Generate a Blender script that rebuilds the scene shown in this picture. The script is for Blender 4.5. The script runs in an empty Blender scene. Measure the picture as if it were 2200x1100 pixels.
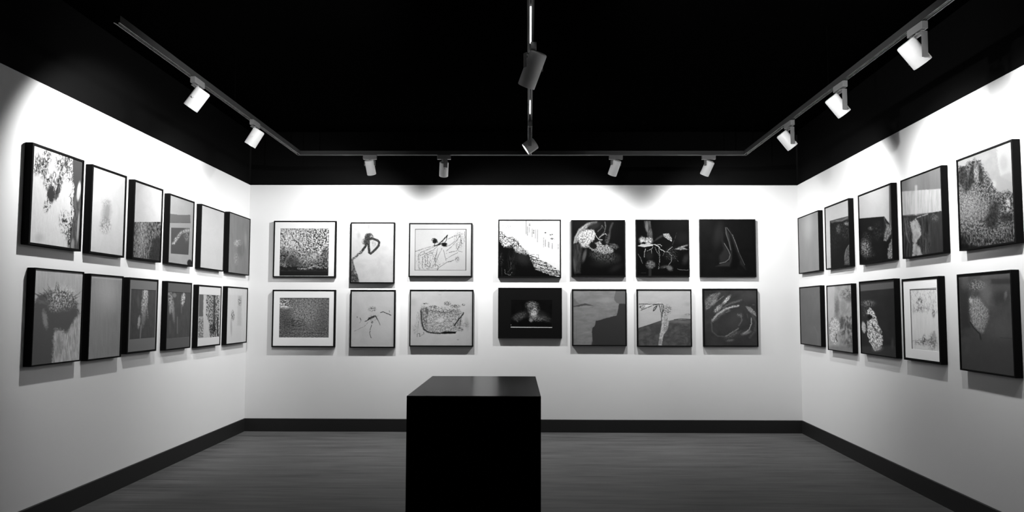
import bpy, bmesh, math, random
import numpy as np
from mathutils import Vector, Matrix

C = bpy.context.scene.collection
SC = bpy.context.scene

# ---------------------------------------------------------------- camera
HC = 1.5
YAW, PITCH, ROLL, SHIFT = 0.00897, 0.05685, 0.00238, 36.49
F_PX = 1400.0
cam_d = bpy.data.cameras.new('camera')
cam_d.sensor_width = 36.0
cam_d.lens = F_PX / 2200.0 * 36.0
cam_d.shift_y = SHIFT / 2200.0
cam_d.clip_start = 0.05
cam = bpy.data.objects.new('camera', cam_d)
C.objects.link(cam)
f = Vector((-math.sin(YAW) * math.cos(PITCH), math.cos(YAW) * math.cos(PITCH), math.sin(PITCH)))
r = Vector((math.cos(YAW), math.sin(YAW), 0))
u = r.cross(f)
r2 = math.cos(ROLL) * r + math.sin(ROLL) * u
u2 = -math.sin(ROLL) * r + math.cos(ROLL) * u
M = Matrix((r2, u2, -f)).transposed().to_4x4()
M.translation = Vector((0, 0, HC))
cam.matrix_world = M
SC.camera = cam

# ---------------------------------------------------------------- world and exposure
w = bpy.data.worlds.new('world'); SC.world = w; w.use_nodes = True
w.node_tree.nodes['Background'].inputs[0].default_value = (0.004, 0.004, 0.004, 1)
w.node_tree.nodes['Background'].inputs[1].default_value = 1.0
vs = SC.view_settings
vs.view_transform = 'Standard'; vs.look = 'None'; vs.exposure = 0.0; vs.gamma = 1.0
vs.use_curve_mapping = False
SC.cycles.max_bounces = 8

# power and beam of the track lamps (each lamp is built by its own head further down)
P_BACK, P_SIDE, P_MID = 290.0, 190.0, 80.0
P_WASH = 520.0
CONE, BLEND = math.radians(158), 0.95
AIM = 0.42
SCONE = math.radians(113)

# ---------------------------------------------------------------- materials
def mat(name, val, rough=0.6, spec=0.3, coat=0.0, metal=0.0, nscale=0, namt=0.0, bump=0.0):
    m = bpy.data.materials.new(name); m.use_nodes = True
    nt = m.node_tree; b = nt.nodes['Principled BSDF']
    b.inputs['Roughness'].default_value = rough
    b.inputs['Specular IOR Level'].default_value = spec
    b.inputs['Metallic'].default_value = metal
    b.inputs['Coat Weight'].default_value = coat
    b.inputs['Base Color'].default_value = (val, val, val, 1)
    if nscale:
        tc = nt.nodes.new('ShaderNodeTexCoord')
        n = nt.nodes.new('ShaderNodeTexNoise'); n.inputs['Scale'].default_value = nscale
        n.inputs['Detail'].default_value = 4
        nt.links.new(tc.outputs['Object'], n.inputs['Vector'])
        mr = nt.nodes.new('ShaderNodeMapRange')
        mr.inputs['To Min'].default_value = val * (1 - namt); mr.inputs['To Max'].default_value = val * (1 + namt)
        nt.links.new(n.outputs['Fac'], mr.inputs['Value'])
        nt.links.new(mr.outputs['Result'], b.inputs['Base Color'])
        if bump:
            bp = nt.nodes.new('ShaderNodeBump'); bp.inputs['Strength'].default_value = bump
            bp.inputs['Distance'].default_value = 0.002
            nt.links.new(n.outputs['Fac'], bp.inputs['Height'])
            nt.links.new(bp.outputs['Normal'], b.inputs['Normal'])
    return m

def emat(name, s):
    m = bpy.data.materials.new(name); m.use_nodes = True
    b = m.node_tree.nodes['Principled BSDF']
    b.inputs['Base Color'].default_value = (.8, .8, .8, 1)
    b.inputs['Emission Color'].default_value = (1, 1, 1, 1)
    b.inputs['Emission Strength'].default_value = s
    return m

M_WHITE = mat('white_wall_paint', 0.44, 0.8, 0.05, nscale=6, namt=0.012)
M_BLACK = mat('black_wall_paint', 0.001, 0.8, 0.05, nscale=5, namt=0.1)
M_CEIL = mat('black_ceiling_paint', 0.001, 0.9, 0.0, nscale=5, namt=0.1)
M_BASE = mat('black_baseboard_paint', 0.008, 0.5, 0.2, nscale=8, namt=0.1)
M_FRAME = mat('black_frame_lacquer', 0.0025, 0.6, 0.03, nscale=30, namt=0.2)
M_BACKING = mat('backing_board', 0.05, 0.9, 0.1, nscale=30, namt=0.1)
M_TRACK = mat('grey_track_metal', 0.022, 0.5, 0.4, nscale=20, namt=0.08)
M_SLOT = mat('black_track_slot', 0.02, 0.6, 0.2, nscale=20, namt=0.1)
M_COND = mat('bright_track_conductor', 0.6, 0.35, 0.6, nscale=20, namt=0.1)
M_ADAPT = mat('grey_adapter_plastic', 0.14, 0.5, 0.4, nscale=40, namt=0.05)
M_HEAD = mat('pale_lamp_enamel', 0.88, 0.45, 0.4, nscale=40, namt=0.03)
M_HEAD_SHADE = mat('shaded_lamp_enamel', 0.45, 0.45, 0.4, nscale=40, namt=0.03)  # darker copy of the pale enamel, with the shade put into its colour
M_LENS = emat('lit_lens', 5.0)
M_GLINT = emat('glowing_glint', 3.0)  # emission stands in for a bright reflection under the track
M_PED = mat('black_plinth_side', 0.0008, 0.6, 0.05, nscale=20, namt=0.1)
M_PEDTOP = mat('black_plinth_gloss', 0.002, 0.15, 0.003, nscale=20, namt=0.1)

def floor_mat():
    m = bpy.data.materials.new('dark_board_floor'); m.use_nodes = True
    nt = m.node_tree; b = nt.nodes['Principled BSDF']; L = nt.links
    tc = nt.nodes.new('ShaderNodeTexCoord')
    def noise(sx, sy, det):
        mp = nt.nodes.new('ShaderNodeMapping'); mp.inputs['Scale'].default_value = (sx, sy, 1)
        n = nt.nodes.new('ShaderNodeTexNoise'); n.inputs['Scale'].default_value = 1; n.inputs['Detail'].default_value = det
        L.new(tc.outputs['Object'], mp.inputs['Vector']); L.new(mp.outputs['Vector'], n.inputs['Vector']); return n
    a = noise(0.9, 9, 4); c = noise(2.2, 30, 3)
    br = nt.nodes.new('ShaderNodeTexBrick'); br.offset = 0.37
    br.inputs['Scale'].default_value = 1; br.inputs['Brick Width'].default_value = 1.8; br.inputs['Row Height'].default_value = 0.16
    br.inputs['Mortar Size'].default_value = 0.0012; br.inputs['Mortar Smooth'].default_value = 1
    br.inputs['Color1'].default_value = (.5,)*3 + (1,); br.inputs['Color2'].default_value = (.56,)*3 + (1,); br.inputs['Mortar'].default_value = (.42,)*3 + (1,)
    L.new(tc.outputs['Object'], br.inputs['Vector'])
    ad = nt.nodes.new('ShaderNodeMath'); ad.operation = 'ADD'; L.new(a.outputs['Fac'], ad.inputs[0]); L.new(c.outputs['Fac'], ad.inputs[1])
    ad2 = nt.nodes.new('ShaderNodeMath'); ad2.operation = 'ADD'; L.new(ad.outputs[0], ad2.inputs[0]); L.new(br.outputs['Color'], ad2.inputs[1])
    mr = nt.nodes.new('ShaderNodeMapRange'); mr.inputs['From Min'].default_value = 1.1; mr.inputs['From Max'].default_value = 1.9
    mr.inputs['To Min'].default_value = FLOOR_LO; mr.inputs['To Max'].default_value = FLOOR_HI
    L.new(ad2.outputs[0], mr.inputs['Value']); L.new(mr.outputs['Result'], b.inputs['Base Color'])
    b.inputs['Roughness'].default_value = 0.55; b.inputs['Specular IOR Level'].default_value = 0.15
    return m
FLOOR_LO, FLOOR_HI = 0.022, 0.076
M_FLOOR = floor_mat()

def art_mat():
    m = bpy.data.materials.new('painted_paper'); m.use_nodes = True
    nt = m.node_tree; b = nt.nodes['Principled BSDF']
    a = nt.nodes.new('ShaderNodeVertexColor'); a.layer_name = 'Paint'
    n = nt.nodes.new('ShaderNodeTexNoise'); n.inputs['Scale'].default_value = 90
    mr = nt.nodes.new('ShaderNodeMapRange'); mr.inputs['To Min'].default_value = 0.95; mr.inputs['To Max'].default_value = 1.05
    tc = nt.nodes.new('ShaderNodeTexCoord'); nt.links.new(tc.outputs['Object'], n.inputs['Vector'])
    nt.links.new(n.outputs['Fac'], mr.inputs['Value'])
    vm = nt.nodes.new('ShaderNodeVectorMath'); vm.operation = 'SCALE'
    nt.links.new(a.outputs['Color'], vm.inputs[0]); nt.links.new(mr.outputs['Result'], vm.inputs['Scale'])
    nt.links.new(vm.outputs[0], b.inputs['Base Color'])
    b.inputs['Roughness'].default_value = 0.6; b.inputs['Specular IOR Level'].default_value = 0.02
    return m
M_ART = art_mat()

# ---------------------------------------------------------------- mesh helpers
def link(name, me, m, parent=None):
    o = bpy.data.objects.new(name, me); C.objects.link(o)
    if m is not None and not me.materials: me.materials.append(m)
    if parent: o.parent = parent
    return o
def bm_obj(name, bm, m, parent=None, smooth=False):
    me = bpy.data.meshes.new(name); bmesh.ops.recalc_face_normals(bm, faces=bm.faces)
    bm.to_mesh(me); bm.free()
    if smooth:
        for p in me.polygons: p.use_smooth = True
        try: me.set_sharp_from_angle(angle=math.radians(35))
        except Exception: pass
    return link(name, me, m, parent)
def add_box(bm, x0, x1, y0, y1, z0, z1, bevel=0.0, mtx=None):
    vs_ = [bm.verts.new((x, y, z)) for x in (x0, x1) for y in (y0, y1) for z in (z0, z1)]
    fs = [bm.faces.new([vs_[i] for i in q]) for q in ((0, 1, 3, 2), (4, 6, 7, 5), (0, 4, 5, 1), (2, 3, 7, 6), (0, 2, 6, 4), (1, 5, 7, 3))]
    bmesh.ops.recalc_face_normals(bm, faces=fs)
    if bevel:
        es = list({e for q in fs for e in q.edges})
        res = bmesh.ops.bevel(bm, geom=es, offset=bevel, segments=2, affect='EDGES', profile=0.5)
        vs_ = list({v for v in res['verts']} | {v for v in vs_ if v.is_valid})
    if mtx is not None: bmesh.ops.transform(bm, matrix=mtx, verts=[v for v in vs_ if v.is_valid])
def add_lathe(bm, prof, mtx, n=40):
    # prof: list of (radius, height) along local z
    rings = []
    for (rr, h) in prof:
        if rr < 1e-6: rings.append([bm.verts.new(mtx @ Vector((0, 0, h)))])
        else: rings.append([bm.verts.new(mtx @ Vector((rr * math.cos(2 * math.pi * k / n), rr * math.sin(2 * math.pi * k / n), h))) for k in range(n)])
    for a, b in zip(rings[:-1], rings[1:]):
        for k in range(n):
            k2 = (k + 1) % n
            if len(a) == 1 and len(b) == 1: continue
            if len(a) == 1: bm.faces.new((a[0], b[k], b[k2]))
            elif len(b) == 1: bm.faces.new((a[k], b[0], a[k2]))
            else: bm.faces.new((a[k], b[k], b[k2], a[k2]))
def struct(o): o['kind'] = 'structure'; return o
def tag(o, label, cat, group=None):
    o['label'] = label; o['category'] = cat
    if group: o['group'] = group
    return o
def empty(name, loc, rz=0):
    o = bpy.data.objects.new(name, None); o.empty_display_size = 0.1; C.objects.link(o)
    o.location = loc; o.rotation_euler = (0, 0, rz); return o

# ---------------------------------------------------------------- the room
YB, XL, AL, XR, AR, HT, HB = 8.11493, -3.3781, -0.01762, 3.49479, 0.06807, 3.06744, 0.1574
YF = -1.6; HCEIL = 3.75
def lx(y): return XL + AL * (y - YB)
def rx(y): return XR + AR * (y - YB)

def plan_wall(name, p0, p1, nrm, th=0.15):
    # p0->p1 along the wall foot, nrm points into the room; white lower panel stands 15 mm proud of the black upper wall
    bm = bmesh.new(); p0 = Vector((*p0, 0)); p1 = Vector((*p1, 0)); n = Vector((*nrm, 0)).normalized()
    prof = [(0, 0), (0, HT), (-0.015, HT), (-0.015, HCEIL), (-th, HCEIL), (-th, 0)]
    a = [bm.verts.new(p0 + n * d + Vector((0, 0, z))) for d, z in prof]
    b = [bm.verts.new(p1 + n * d + Vector((0, 0, z))) for d, z in prof]
    for i in range(6):
        j = (i + 1) % 6
        fc = bm.faces.new((a[i], a[j], b[j], b[i])); fc.material_index = 0 if i == 0 else 1
    bm.faces.new(a); bm.faces.new(b[::-1])
    me = bpy.data.meshes.new(name); bmesh.ops.recalc_face_normals(bm, faces=bm.faces); bm.to_mesh(me); bm.free()
    me.materials.append(M_WHITE); me.materials.append(M_BLACK)
    o = bpy.data.objects.new(name, me); C.objects.link(o); struct(o); return o
tl_ = Vector((AL, 1)).normalized(); tr_ = Vector((AR, 1)).normalized()
NL = Vector((tl_[1], -tl_[0])); NR = Vector((-tr_[1], tr_[0]))
plan_wall('wall_back', (lx(YB), YB), (rx(YB), YB), (0, -1))
plan_wall('wall_left', (lx(YF), YF), (lx(YB), YB), NL)
plan_wall('wall_right', (rx(YF), YF), (rx(YB), YB), NR)
bm = bmesh.new(); add_box(bm, lx(YF) , rx(YF), YF - 0.15, YF, 0, HCEIL); struct(bm_obj('wall_front', bm, M_CEIL))
def slab(name, z0, z1, m):
    bm = bmesh.new()
    pts = [(lx(YF) - .15, YF - .15), (rx(YF) + .15, YF - .15), (rx(YB) + .15, YB + .15), (lx(YB) - .15, YB + .15)]
    a = [bm.verts.new((*p, z0)) for p in pts]; b = [bm.verts.new((*p, z1)) for p in pts]
    bm.faces.new(a[::-1]); bm.faces.new(b)
    for i in range(4): bm.faces.new((a[i], a[(i + 1) % 4], b[(i + 1) % 4], b[i]))
    return struct(bm_obj(name, bm, m))
slab('floor', -0.1, 0.0, M_FLOOR)
slab('ceiling', HCEIL, HCEIL + 0.1, M_CEIL)
def baseboard(name, p0, p1, n):
    bm = bmesh.new(); p0 = Vector((*p0, 0)); p1 = Vector((*p1, 0)); n = Vector((*n, 0)).normalized()
    prof = [(0, 0.0), (0.012, 0.0), (0.012, HB - .004), (0.008, HB), (0, HB)]
    a = [bm.verts.new(p0 + n * d + Vector((0, 0, z))) for d, z in prof]; b = [bm.verts.new(p1 + n * d + Vector((0, 0, z))) for d, z in prof]
    for i in range(5): bm.faces.new((a[i], a[(i + 1) % 5], b[(i + 1) % 5], b[i]))
    bm.faces.new(a); bm.faces.new(b[::-1]); return struct(bm_obj(name, bm, M_BASE))
baseboard('baseboard_back', (lx(YB) + .012, YB), (rx(YB) - .012, YB), (0, -1))
baseboard('baseboard_left', (lx(YF), YF), (lx(YB), YB), NL)
baseboard('baseboard_right', (rx(YF), YF), (rx(YB), YB), NR)

# ---------------------------------------------------------------- plinth
ped = tag(empty('display_plinth', (-0.18, 3.075, 0)), 'tall black display plinth with a glossy top standing empty in the middle of the floor', 'plinth')
PX0, PX1, PY0, PY1, PH = -0.452 + .18, 0.095 + .18, 2.675 - 3.075, 3.478 - 3.075, 1.15
bm = bmesh.new(); add_box(bm, PX0, PX1, PY0, PY1, 0, PH - 0.012, 0.0015); bm_obj('column', bm, M_PED, ped)
bm = bmesh.new(); add_box(bm, PX0, PX1, PY0, PY1, PH - 0.012, PH, 0.0015); tp = bm_obj('top', bm, M_PEDTOP, ped); tp['label'] = 'glossy black top panel'

# ---------------------------------------------------------------- lighting track
TZ = 3.222; TH = 0.045; TW = 0.04
G_TRACK = 'ceiling light tracks'
def track_run(name, p0, p1, label, miter0=0, miter1=0, strips=(), yoff=0.0):
    # p0,p1: plan positions of the centre line; miter: how far the +side end is longer
    p0 = Vector(p0); p1 = Vector(p1); L_ = (p1 - p0).length; ang = math.atan2(p1.y - p0.y, p1.x - p0.x)
    t = tag(empty(name, (p0.x, p0.y, TZ), ang), label, 'light track', G_TRACK)
    hw = TW / 2
    # extruded profile: channel open downwards
    prof = [(-hw, 0), (-hw, TH), (hw, TH), (hw, 0), (hw - .010, 0), (hw - .010, .022), (-hw + .010, .022), (-hw + .010, 0)]
    bm = bmesh.new()
    a = [bm.verts.new((miter0 * y, y, z)) for y, z in prof]; b = [bm.verts.new((L_ + miter1 * y, y, z)) for y, z in prof]
    n = len(prof)
    for i in range(n): bm.faces.new((a[i], a[(i + 1) % n], b[(i + 1) % n], b[i]))
    bm.faces.new(a); bm.faces.new(b[::-1])
    bm_obj('channel', bm, M_TRACK, t)
    bm = bmesh.new(); add_box(bm, .03, L_ - .03, -hw + .0102, hw - .0102, .015, .0218); bm_obj('slot_lining', bm, M_SLOT, t)
    for s in (-1, 1):
        bm = bmesh.new(); add_box(bm, .03, L_ - .03, s * .0075 - .0018, s * .0075 + .0018, .004, .0149); bm_obj('conductor', bm, M_COND, t)
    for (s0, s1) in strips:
        bm = bmesh.new(); add_box(bm, s0, s1, -.004, .004, .002, .0105, .001); o = bm_obj('glint_strip', bm, M_GLINT, t); o['label'] = 'glowing white strip standing for a reflection'  # emissive strip in place of a reflection in the conductors
    k = max(2, int(L_ / 1.6) + 1)
    for i in range(k):
        x = .25 + (L_ - .5) * i / (k - 1)
        bm = bmesh.new(); add_lathe(bm, [(.0, TH), (.004, TH), (.004, HCEIL - TZ - .004), (.022, HCEIL - TZ - .004), (.022, HCEIL - TZ), (0, HCEIL - TZ)], Matrix.Translation((x, 0, 0)), 16)
        bm_obj('hanger_rod', bm, M_CEIL, t, True)
    return t
CX_L, CX_R, CY_B = -2.445, 2.52, 7.17
def tlx(y): return -2.445 + (y - 7.17) * (-0.008)
def trx(y): return 2.52 + (y - 7.17) * 0.033
track_run('light_track', (tlx(3.81), 3.81), (tlx(CY_B - .024), CY_B - .024), 'grey light track running along the left wall', 0, 0)
track_run('light_track', (tlx(CY_B) - .02, CY_B), (trx(CY_B) + .02, CY_B), 'grey light track crossing in front of the back wall', 0, 0)
track_run('light_track', (trx(1.2), 1.2), (trx(CY_B - .024), CY_B - .024), 'grey light track running along the right wall', 0, 0)
track_run('light_track', (0.03, 1.2), (0.13, CY_B - .024), 'grey light track down the middle of the ceiling with glowing strips standing for reflections', strips=((2.43, 2.93), (4.1, 4.45)))

# ---------------------------------------------------------------- lamp heads
def head(x, y, trackdir, aim, label, group, arm=0.14, rad=0.05, length=0.165, back=0.05, power=100, cone=CONE, blend=BLEND,
         head_m=None, light_aim=None, arm_w=0.03, pan=None, gap=0.008, rz=0.03, lens=True, lampname='track_spotlight', single=False, side=0):
    """x,y on track; aim: unit vector of the barrel axis towards its mouth; back: how far the barrel reaches behind the pivot"""
    t = tag(empty(lampname, (x, y, TZ)), label, 'spotlight', group)
    ta = math.atan2(trackdir[1], trackdir[0])
    bm = bmesh.new(); add_box(bm, -.075, .075, -.019, .019, -.048, -.0005, .003, Matrix.Rotation(ta, 4, 'Z'))
    bm_obj('track_adapter', bm, M_ADAPT, t)
    a = Vector(aim).normalized(); s = Vector((a.y, -a.x, 0))
    if pan is not None: s = Vector((math.cos(pan), math.sin(pan), 0))
    s = (s - a * s.dot(a)).normalized(); sh = Vector((s.x, s.y, 0)).normalized()
    sa = math.atan2(sh.y, sh.x)
    Rz = Matrix.Rotation(sa, 4, 'Z')
    bm = bmesh.new(); hwid = rad + gap
    add_lathe(bm, [(0, -.048), (.011, -.048), (.011, -.060), (0, -.060)], Matrix.Identity(4), 20)
    add_box(bm, -hwid - .004, hwid + .004, -arm_w / 2, arm_w / 2, -.066, -.060, .0015, Rz)
    for q in ((-1, 1) if not single else (side,)):
        x0, x1 = sorted((q * hwid, q * (hwid + .005)))
        add_box(bm, x0, x1, -arm_w / 2, arm_w / 2, -arm - arm_w / 2, -.061, .0015, Rz)
    bm_obj('bracket', bm, M_ADAPT, t, True)
    piv = Vector((0, 0, -arm))
    zax = a; xax = s; yax = zax.cross(xax)
    Mx = Matrix((xax, yax, zax)).transposed().to_4x4(); Mx.translation = piv - a * back
    bm = bmesh.new()
    add_lathe(bm, [(0, 0), (rad * .8, 0), (rad * .93, .003), (rad, .010), (rad, length - .002), (rad - .002, length), (rad - .005, length), (rad - .006, length - .02), (0, length - .022)], Mx, 48)
    for q in (-1, 1):
        K = Mx @ Matrix.Translation((q * (rad + gap / 2), 0, back)) @ Matrix.Rotation(math.pi / 2, 4, 'Y')
        add_lathe(bm, [(0, -gap / 2 - .001), (.008, -gap / 2 - .001), (.008, gap / 2 + .001), (0, gap / 2 + .001)], K, 16)
    bm_obj('lamp_body', bm, head_m or M_HEAD, t, True)
    if lens:
        bm = bmesh.new(); add_lathe(bm, [(0, length - .0085), (rad - .0075, length - .0085), (rad - .0075, length - .011), (0, length - .011)], Mx, 40)
        o = bm_obj('lens', bm, M_LENS, t); o['label'] = 'glowing white lens'
    if power:
        d = bpy.data.lights.new('spot_beam', 'SPOT'); d.energy = power; d.spot_size = cone; d.spot_blend = blend; d.shadow_soft_size = rz
        lo = bpy.data.objects.new('spot_beam', d); C.objects.link(lo); lo.parent = t
        la = Vector(light_aim).normalized() if light_aim else a
        lo.rotation_euler = la.to_track_quat('-Z', 'Y').to_euler()
        lo.location = piv - a * back + a * (length + .012)
    return t
def V(x, y, z): return Vector((x, y, z)).normalized()

GB = 'spotlights on the track before the back wall'; GL = 'spotlights on the track along the left wall'
GR = 'spotlights on the track along the right wall'; GM = 'spotlights on the middle track'
X = (1, 0)
head(-1.652, CY_B, X, V(.10, .55, -1), 'pale spotlight hanging upright, leftmost on the back track', GB, arm=.105, back=.05, power=P_BACK, light_aim=V(-.9, 1, -1.3), gap=.006)
head(-0.825, CY_B, X, V(-.10, .6, -1), 'pale spotlight with its arm across the front, second from left on the back track', GB, arm=.135, back=.06, gap=.035, power=P_BACK, light_aim=V(.7, .9, -1.6), single=True, side=1, pan=-1.3, arm_w=.045)
head(1.087, CY_B, X, V(-.32, .5, -1), 'grey spotlight tilted left, third from left on the back track', GB, arm=.10, back=.045, length=.175, power=P_BACK, light_aim=V(-.7, .9, -1.6))
head(2.116, CY_B, X, V(-.38, .5, -1), 'pale spotlight tilted left, rightmost on the back track', GB, arm=.11, back=.045, power=P_BACK, light_aim=V(.9, 1, -1.3))
Y = (0, 1)
head(tlx(4.73) + .02, 4.78, Y, V(-.72, .0, -1), 'larger white spotlight nearer the free end of the left track', GL, arm=.15, back=.082, rad=.055, single=True, side=1, power=P_SIDE, light_aim=V(-1, .37, -.55), cone=math.radians(118), blend=.4)
head(tlx(5.81) + .02, 5.87, Y, V(-.6, .0, -1), 'smaller white spotlight nearest the corner on the left track', GL, arm=.15, back=.082, rad=.053, single=True, side=1, power=P_SIDE, light_aim=V(-1, .75, -.7), cone=SCONE)
head(trx(5.89), 5.89, Y, V(.8, -.0, -1), 'smallest white spotlight nearest the corner on the right track', GR, arm=.20, back=.12, rad=.052, arm_w=.036, power=P_SIDE, light_aim=V(1, .75, -.7), cone=SCONE)
head(trx(4.88), 4.88, Y, V(.8, -.0, -1), 'white spotlight, middle one of three on the right track', GR, arm=.20, back=.12, rad=.052, arm_w=.036, power=P_SIDE, light_aim=V(1, 0, -.7), cone=SCONE)
head(trx(3.87), 3.87, Y, V(.8, .0, -1), 'large half-shaded spotlight nearest the viewer on the right track', GR, arm=.20, back=.12, rad=.056, arm_w=.036, power=P_SIDE, light_aim=V(1, 0, -.7), cone=SCONE)
head(.098, 4.17, Y, V(-.42, .52, -1), 'large shaded grey spotlight seen from below on the middle track', GM, arm=.14, back=.10, rad=.058, length=.23, power=0, head_m=M_HEAD_SHADE, lens=True)
head(.11, 5.93, Y, V(-.82, .03, -.57), 'shaded grey spotlight showing its lit lens at the far end of the middle track', GM, arm=.215, back=.06, rad=.058, length=.11, power=P_MID, head_m=M_HEAD_SHADE, cone=math.radians(80))

# further lamps on the same tracks, just above the picture's upper edge
head(trx(2.85), 2.85, Y, V(.8, 0, -1), 'spotlight on the right track above the top edge of the photo', GR, arm=.20, back=.12, rad=.052, power=P_SIDE, light_aim=V(1, 0, -.7), cone=SCONE)
head(.06, 2.9, Y, V(-.68, .76, .02), 'spotlight on the middle track facing the left wall, above the top edge of the photo', GM, arm=.13, back=.06, power=P_WASH, cone=math.radians(56), blend=.9, head_m=M_HEAD_SHADE)
head(.055, 2.5, Y, V(.62, .80, 0), 'spotlight on the middle track facing the right wall, above the top edge of the photo', GM, arm=.13, back=.06, power=P_WASH, cone=math.radians(66), blend=.9, head_m=M_HEAD_SHADE)

# ---------------------------------------------------------------- painting tools
# every picture is painted as a grid of colour values on its own paper; coordinates are the
# sketch units of that picture (its four corners are listed with it)
_tab = np.random.RandomState(7).rand(256, 256)
def ss(x, a, b):
    t = np.clip((x - a) / (b - a + 1e-9), 0, 1); return t * t * (3 - 2 * t)
def lin(v):
    v = np.clip(np.asarray(v, float) / 255.0, 0, 1)
    return np.where(v <= .04045, v / 12.92, ((v + .055) / 1.055) ** 2.4)
def homog(src, dst):
    A = []
    for (x, y), (a, b) in zip(src, dst):
        A.append([x, y, 1, 0, 0, 0, -a * x, -a * y, -a]); A.append([0, 0, 0, x, y, 1, -b * x, -b * y, -b])
    return np.linalg.svd(np.array(A, float))[2][-1].reshape(3, 3)
def happly(H, x, y):
    w_ = H[2, 0] * x + H[2, 1] * y + H[2, 2]
    return (H[0, 0] * x + H[0, 1] * y + H[0, 2]) / w_, (H[1, 0] * x + H[1, 1] * y + H[1, 2]) / w_
class Cv:
    def __init__(s, Hinv, u0, u1, v0, v1, nx, ny, seed):
        uu, vv = np.meshgrid(np.linspace(u0, u1, nx + 1), np.linspace(v0, v1, ny + 1))
        s.X, s.Y = happly(Hinv, uu, vv); s.I = np.full(s.X.shape, 128.0); s.k = seed * 37
    def n(s, sx, sy=None, o=3, ang=0, k=None):
        sy = sy or sx
        if k is None: s.k += 11; k = s.k
        ca, sa = math.cos(math.radians(ang)), math.sin(math.radians(ang))
        q_ = .62 if max(sx, sy) < 40 else .8
        x = (s.X * ca + s.Y * sa) / sx * q_ + k * 3.17; y = (-s.X * sa + s.Y * ca) / sy * q_ + k * 1.31
        def per(x, y):
            xi = np.floor(x).astype(int); yi = np.floor(y).astype(int); fx = x - xi; fy = y - yi
            ux = fx * fx * fx * (fx * (fx * 6 - 15) + 10); uy = fy * fy * fy * (fy * (fy * 6 - 15) + 10)
            def g(i_, j_):
                th = _tab[(xi + i_) % 256, (yi + j_) % 256] * 6.2832
                return np.cos(th) * (fx - i_) + np.sin(th) * (fy - j_)
            return (g(0, 0) * (1 - ux) + g(1, 0) * ux) * (1 - uy) + (g(0, 1) * (1 - ux) + g(1, 1) * ux) * uy
        wx = per(x * .6 + 31, y * .6 + 7); x, y = x + .7 * wx, y + .7 * per(x * .6 + 3, y * .6 + 57)
        out = 0; amp = 1
        for i in range(o + 1):
            out = out + per(x, y) * amp; amp *= (.82 if q_ < .7 else .6); x = x * 1.93 + 17; y = y * 1.97 + 5
        return np.clip(.5 + (out - out.mean()) / (out.std() + 1e-6) * .2, 0, 1)
    def ell(s, cx, cy, rx_, ry_, ang=0, soft=.3, w=0, ws=14):
        ca, sa = math.cos(math.radians(ang)), math.sin(math.radians(ang)); dx = s.X - cx; dy = s.Y - cy
        d = np.hypot((dx * ca + dy * sa) / rx_, (-dx * sa + dy * ca) / ry_)
        if w: d = d + (s.n(ws) - .5) * 2 * w
        return 1 - ss(d, 1 - soft, 1 + soft)
    def sd(s, pts, X_, Y_, closed=True):
        D = np.full(X_.shape, 1e9); ins = np.zeros(X_.shape, bool); P = list(pts)
        seg = list(zip(P, P[1:] + P[:1])) if closed else list(zip(P[:-1], P[1:]))
        for (x0, y0), (x1, y1) in seg:
            dx, dy = x1 - x0, y1 - y0; q = np.clip(((X_ - x0) * dx + (Y_ - y0) * dy) / (dx * dx + dy * dy + 1e-9), 0, 1)
            D = np.minimum(D, np.hypot(X_ - x0 - q * dx, Y_ - y0 - q * dy))
            if closed:
                c = ((y0 > Y_) != (y1 > Y_)); ins ^= c & (X_ < (x1 - x0) * (Y_ - y0) / ((y1 - y0) if y1 != y0 else 1e-9) + x0)
        return D, ins
    def poly(s, pts, soft=3, w=0, ws=18):
        X_, Y_ = s.X, s.Y
        if w: X_ = X_ + (s.n(ws) - .5) * 2 * w; Y_ = Y_ + (s.n(ws) - .5) * 2 * w
        D, i = s.sd(pts, X_, Y_); D = np.where(i, D, -D); return ss(D, -soft, soft)
    def line(s, pts, wd, soft=2.5, gap=0, w=0, ws=25):
        X_, Y_ = s.X, s.Y
        if w: X_ = X_ + (s.n(ws) - .5) * 2 * w; Y_ = Y_ + (s.n(ws) - .5) * 2 * w
        D, _ = s.sd(pts, X_, Y_, False); m = 1 - ss(D, max(0, wd / 2 - soft), wd / 2 + soft)
        if gap: m = m * ss(s.n(14), gap - .1, gap + .1)
        return m
    def p(s, m, v, a=1.0):
        m = np.clip(m * a, 0, 1); s.I = s.I * (1 - m) + v * m
    def bg(s, top, bot, amp=4, sx=60, sy=60):
        t = (s.Y - s.Y.min()) / (s.Y.max() - s.Y.min()); s.I = (top + bot) / 2 + 0 * t + (s.n(sx, sy) - .5) * 2 * amp
    def tex(s, lo, hi, sx, sy=None, th=.5, sh=.12, ang=0):
        return lo + (hi - lo) * ss(s.n(sx, sy, 3, ang), th - sh * 1.4, th + sh * 1.4)
    def dots(s, region, sx, sy, th, ang=0):   # scratchy marks that exist only inside a region
        return region * ss(s.n(sx, sy, 3, ang), th - .10, th + .14)

ART = {}
def art(key, quad, label, win=None, matv=None, rim=.016, gain=None, matwin=None):
    def deco(fn): ART[key] = dict(quad=quad, label=label, win=win, matv=matv, rim=rim, fn=fn, gain=gain); return fn
    return deco

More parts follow.
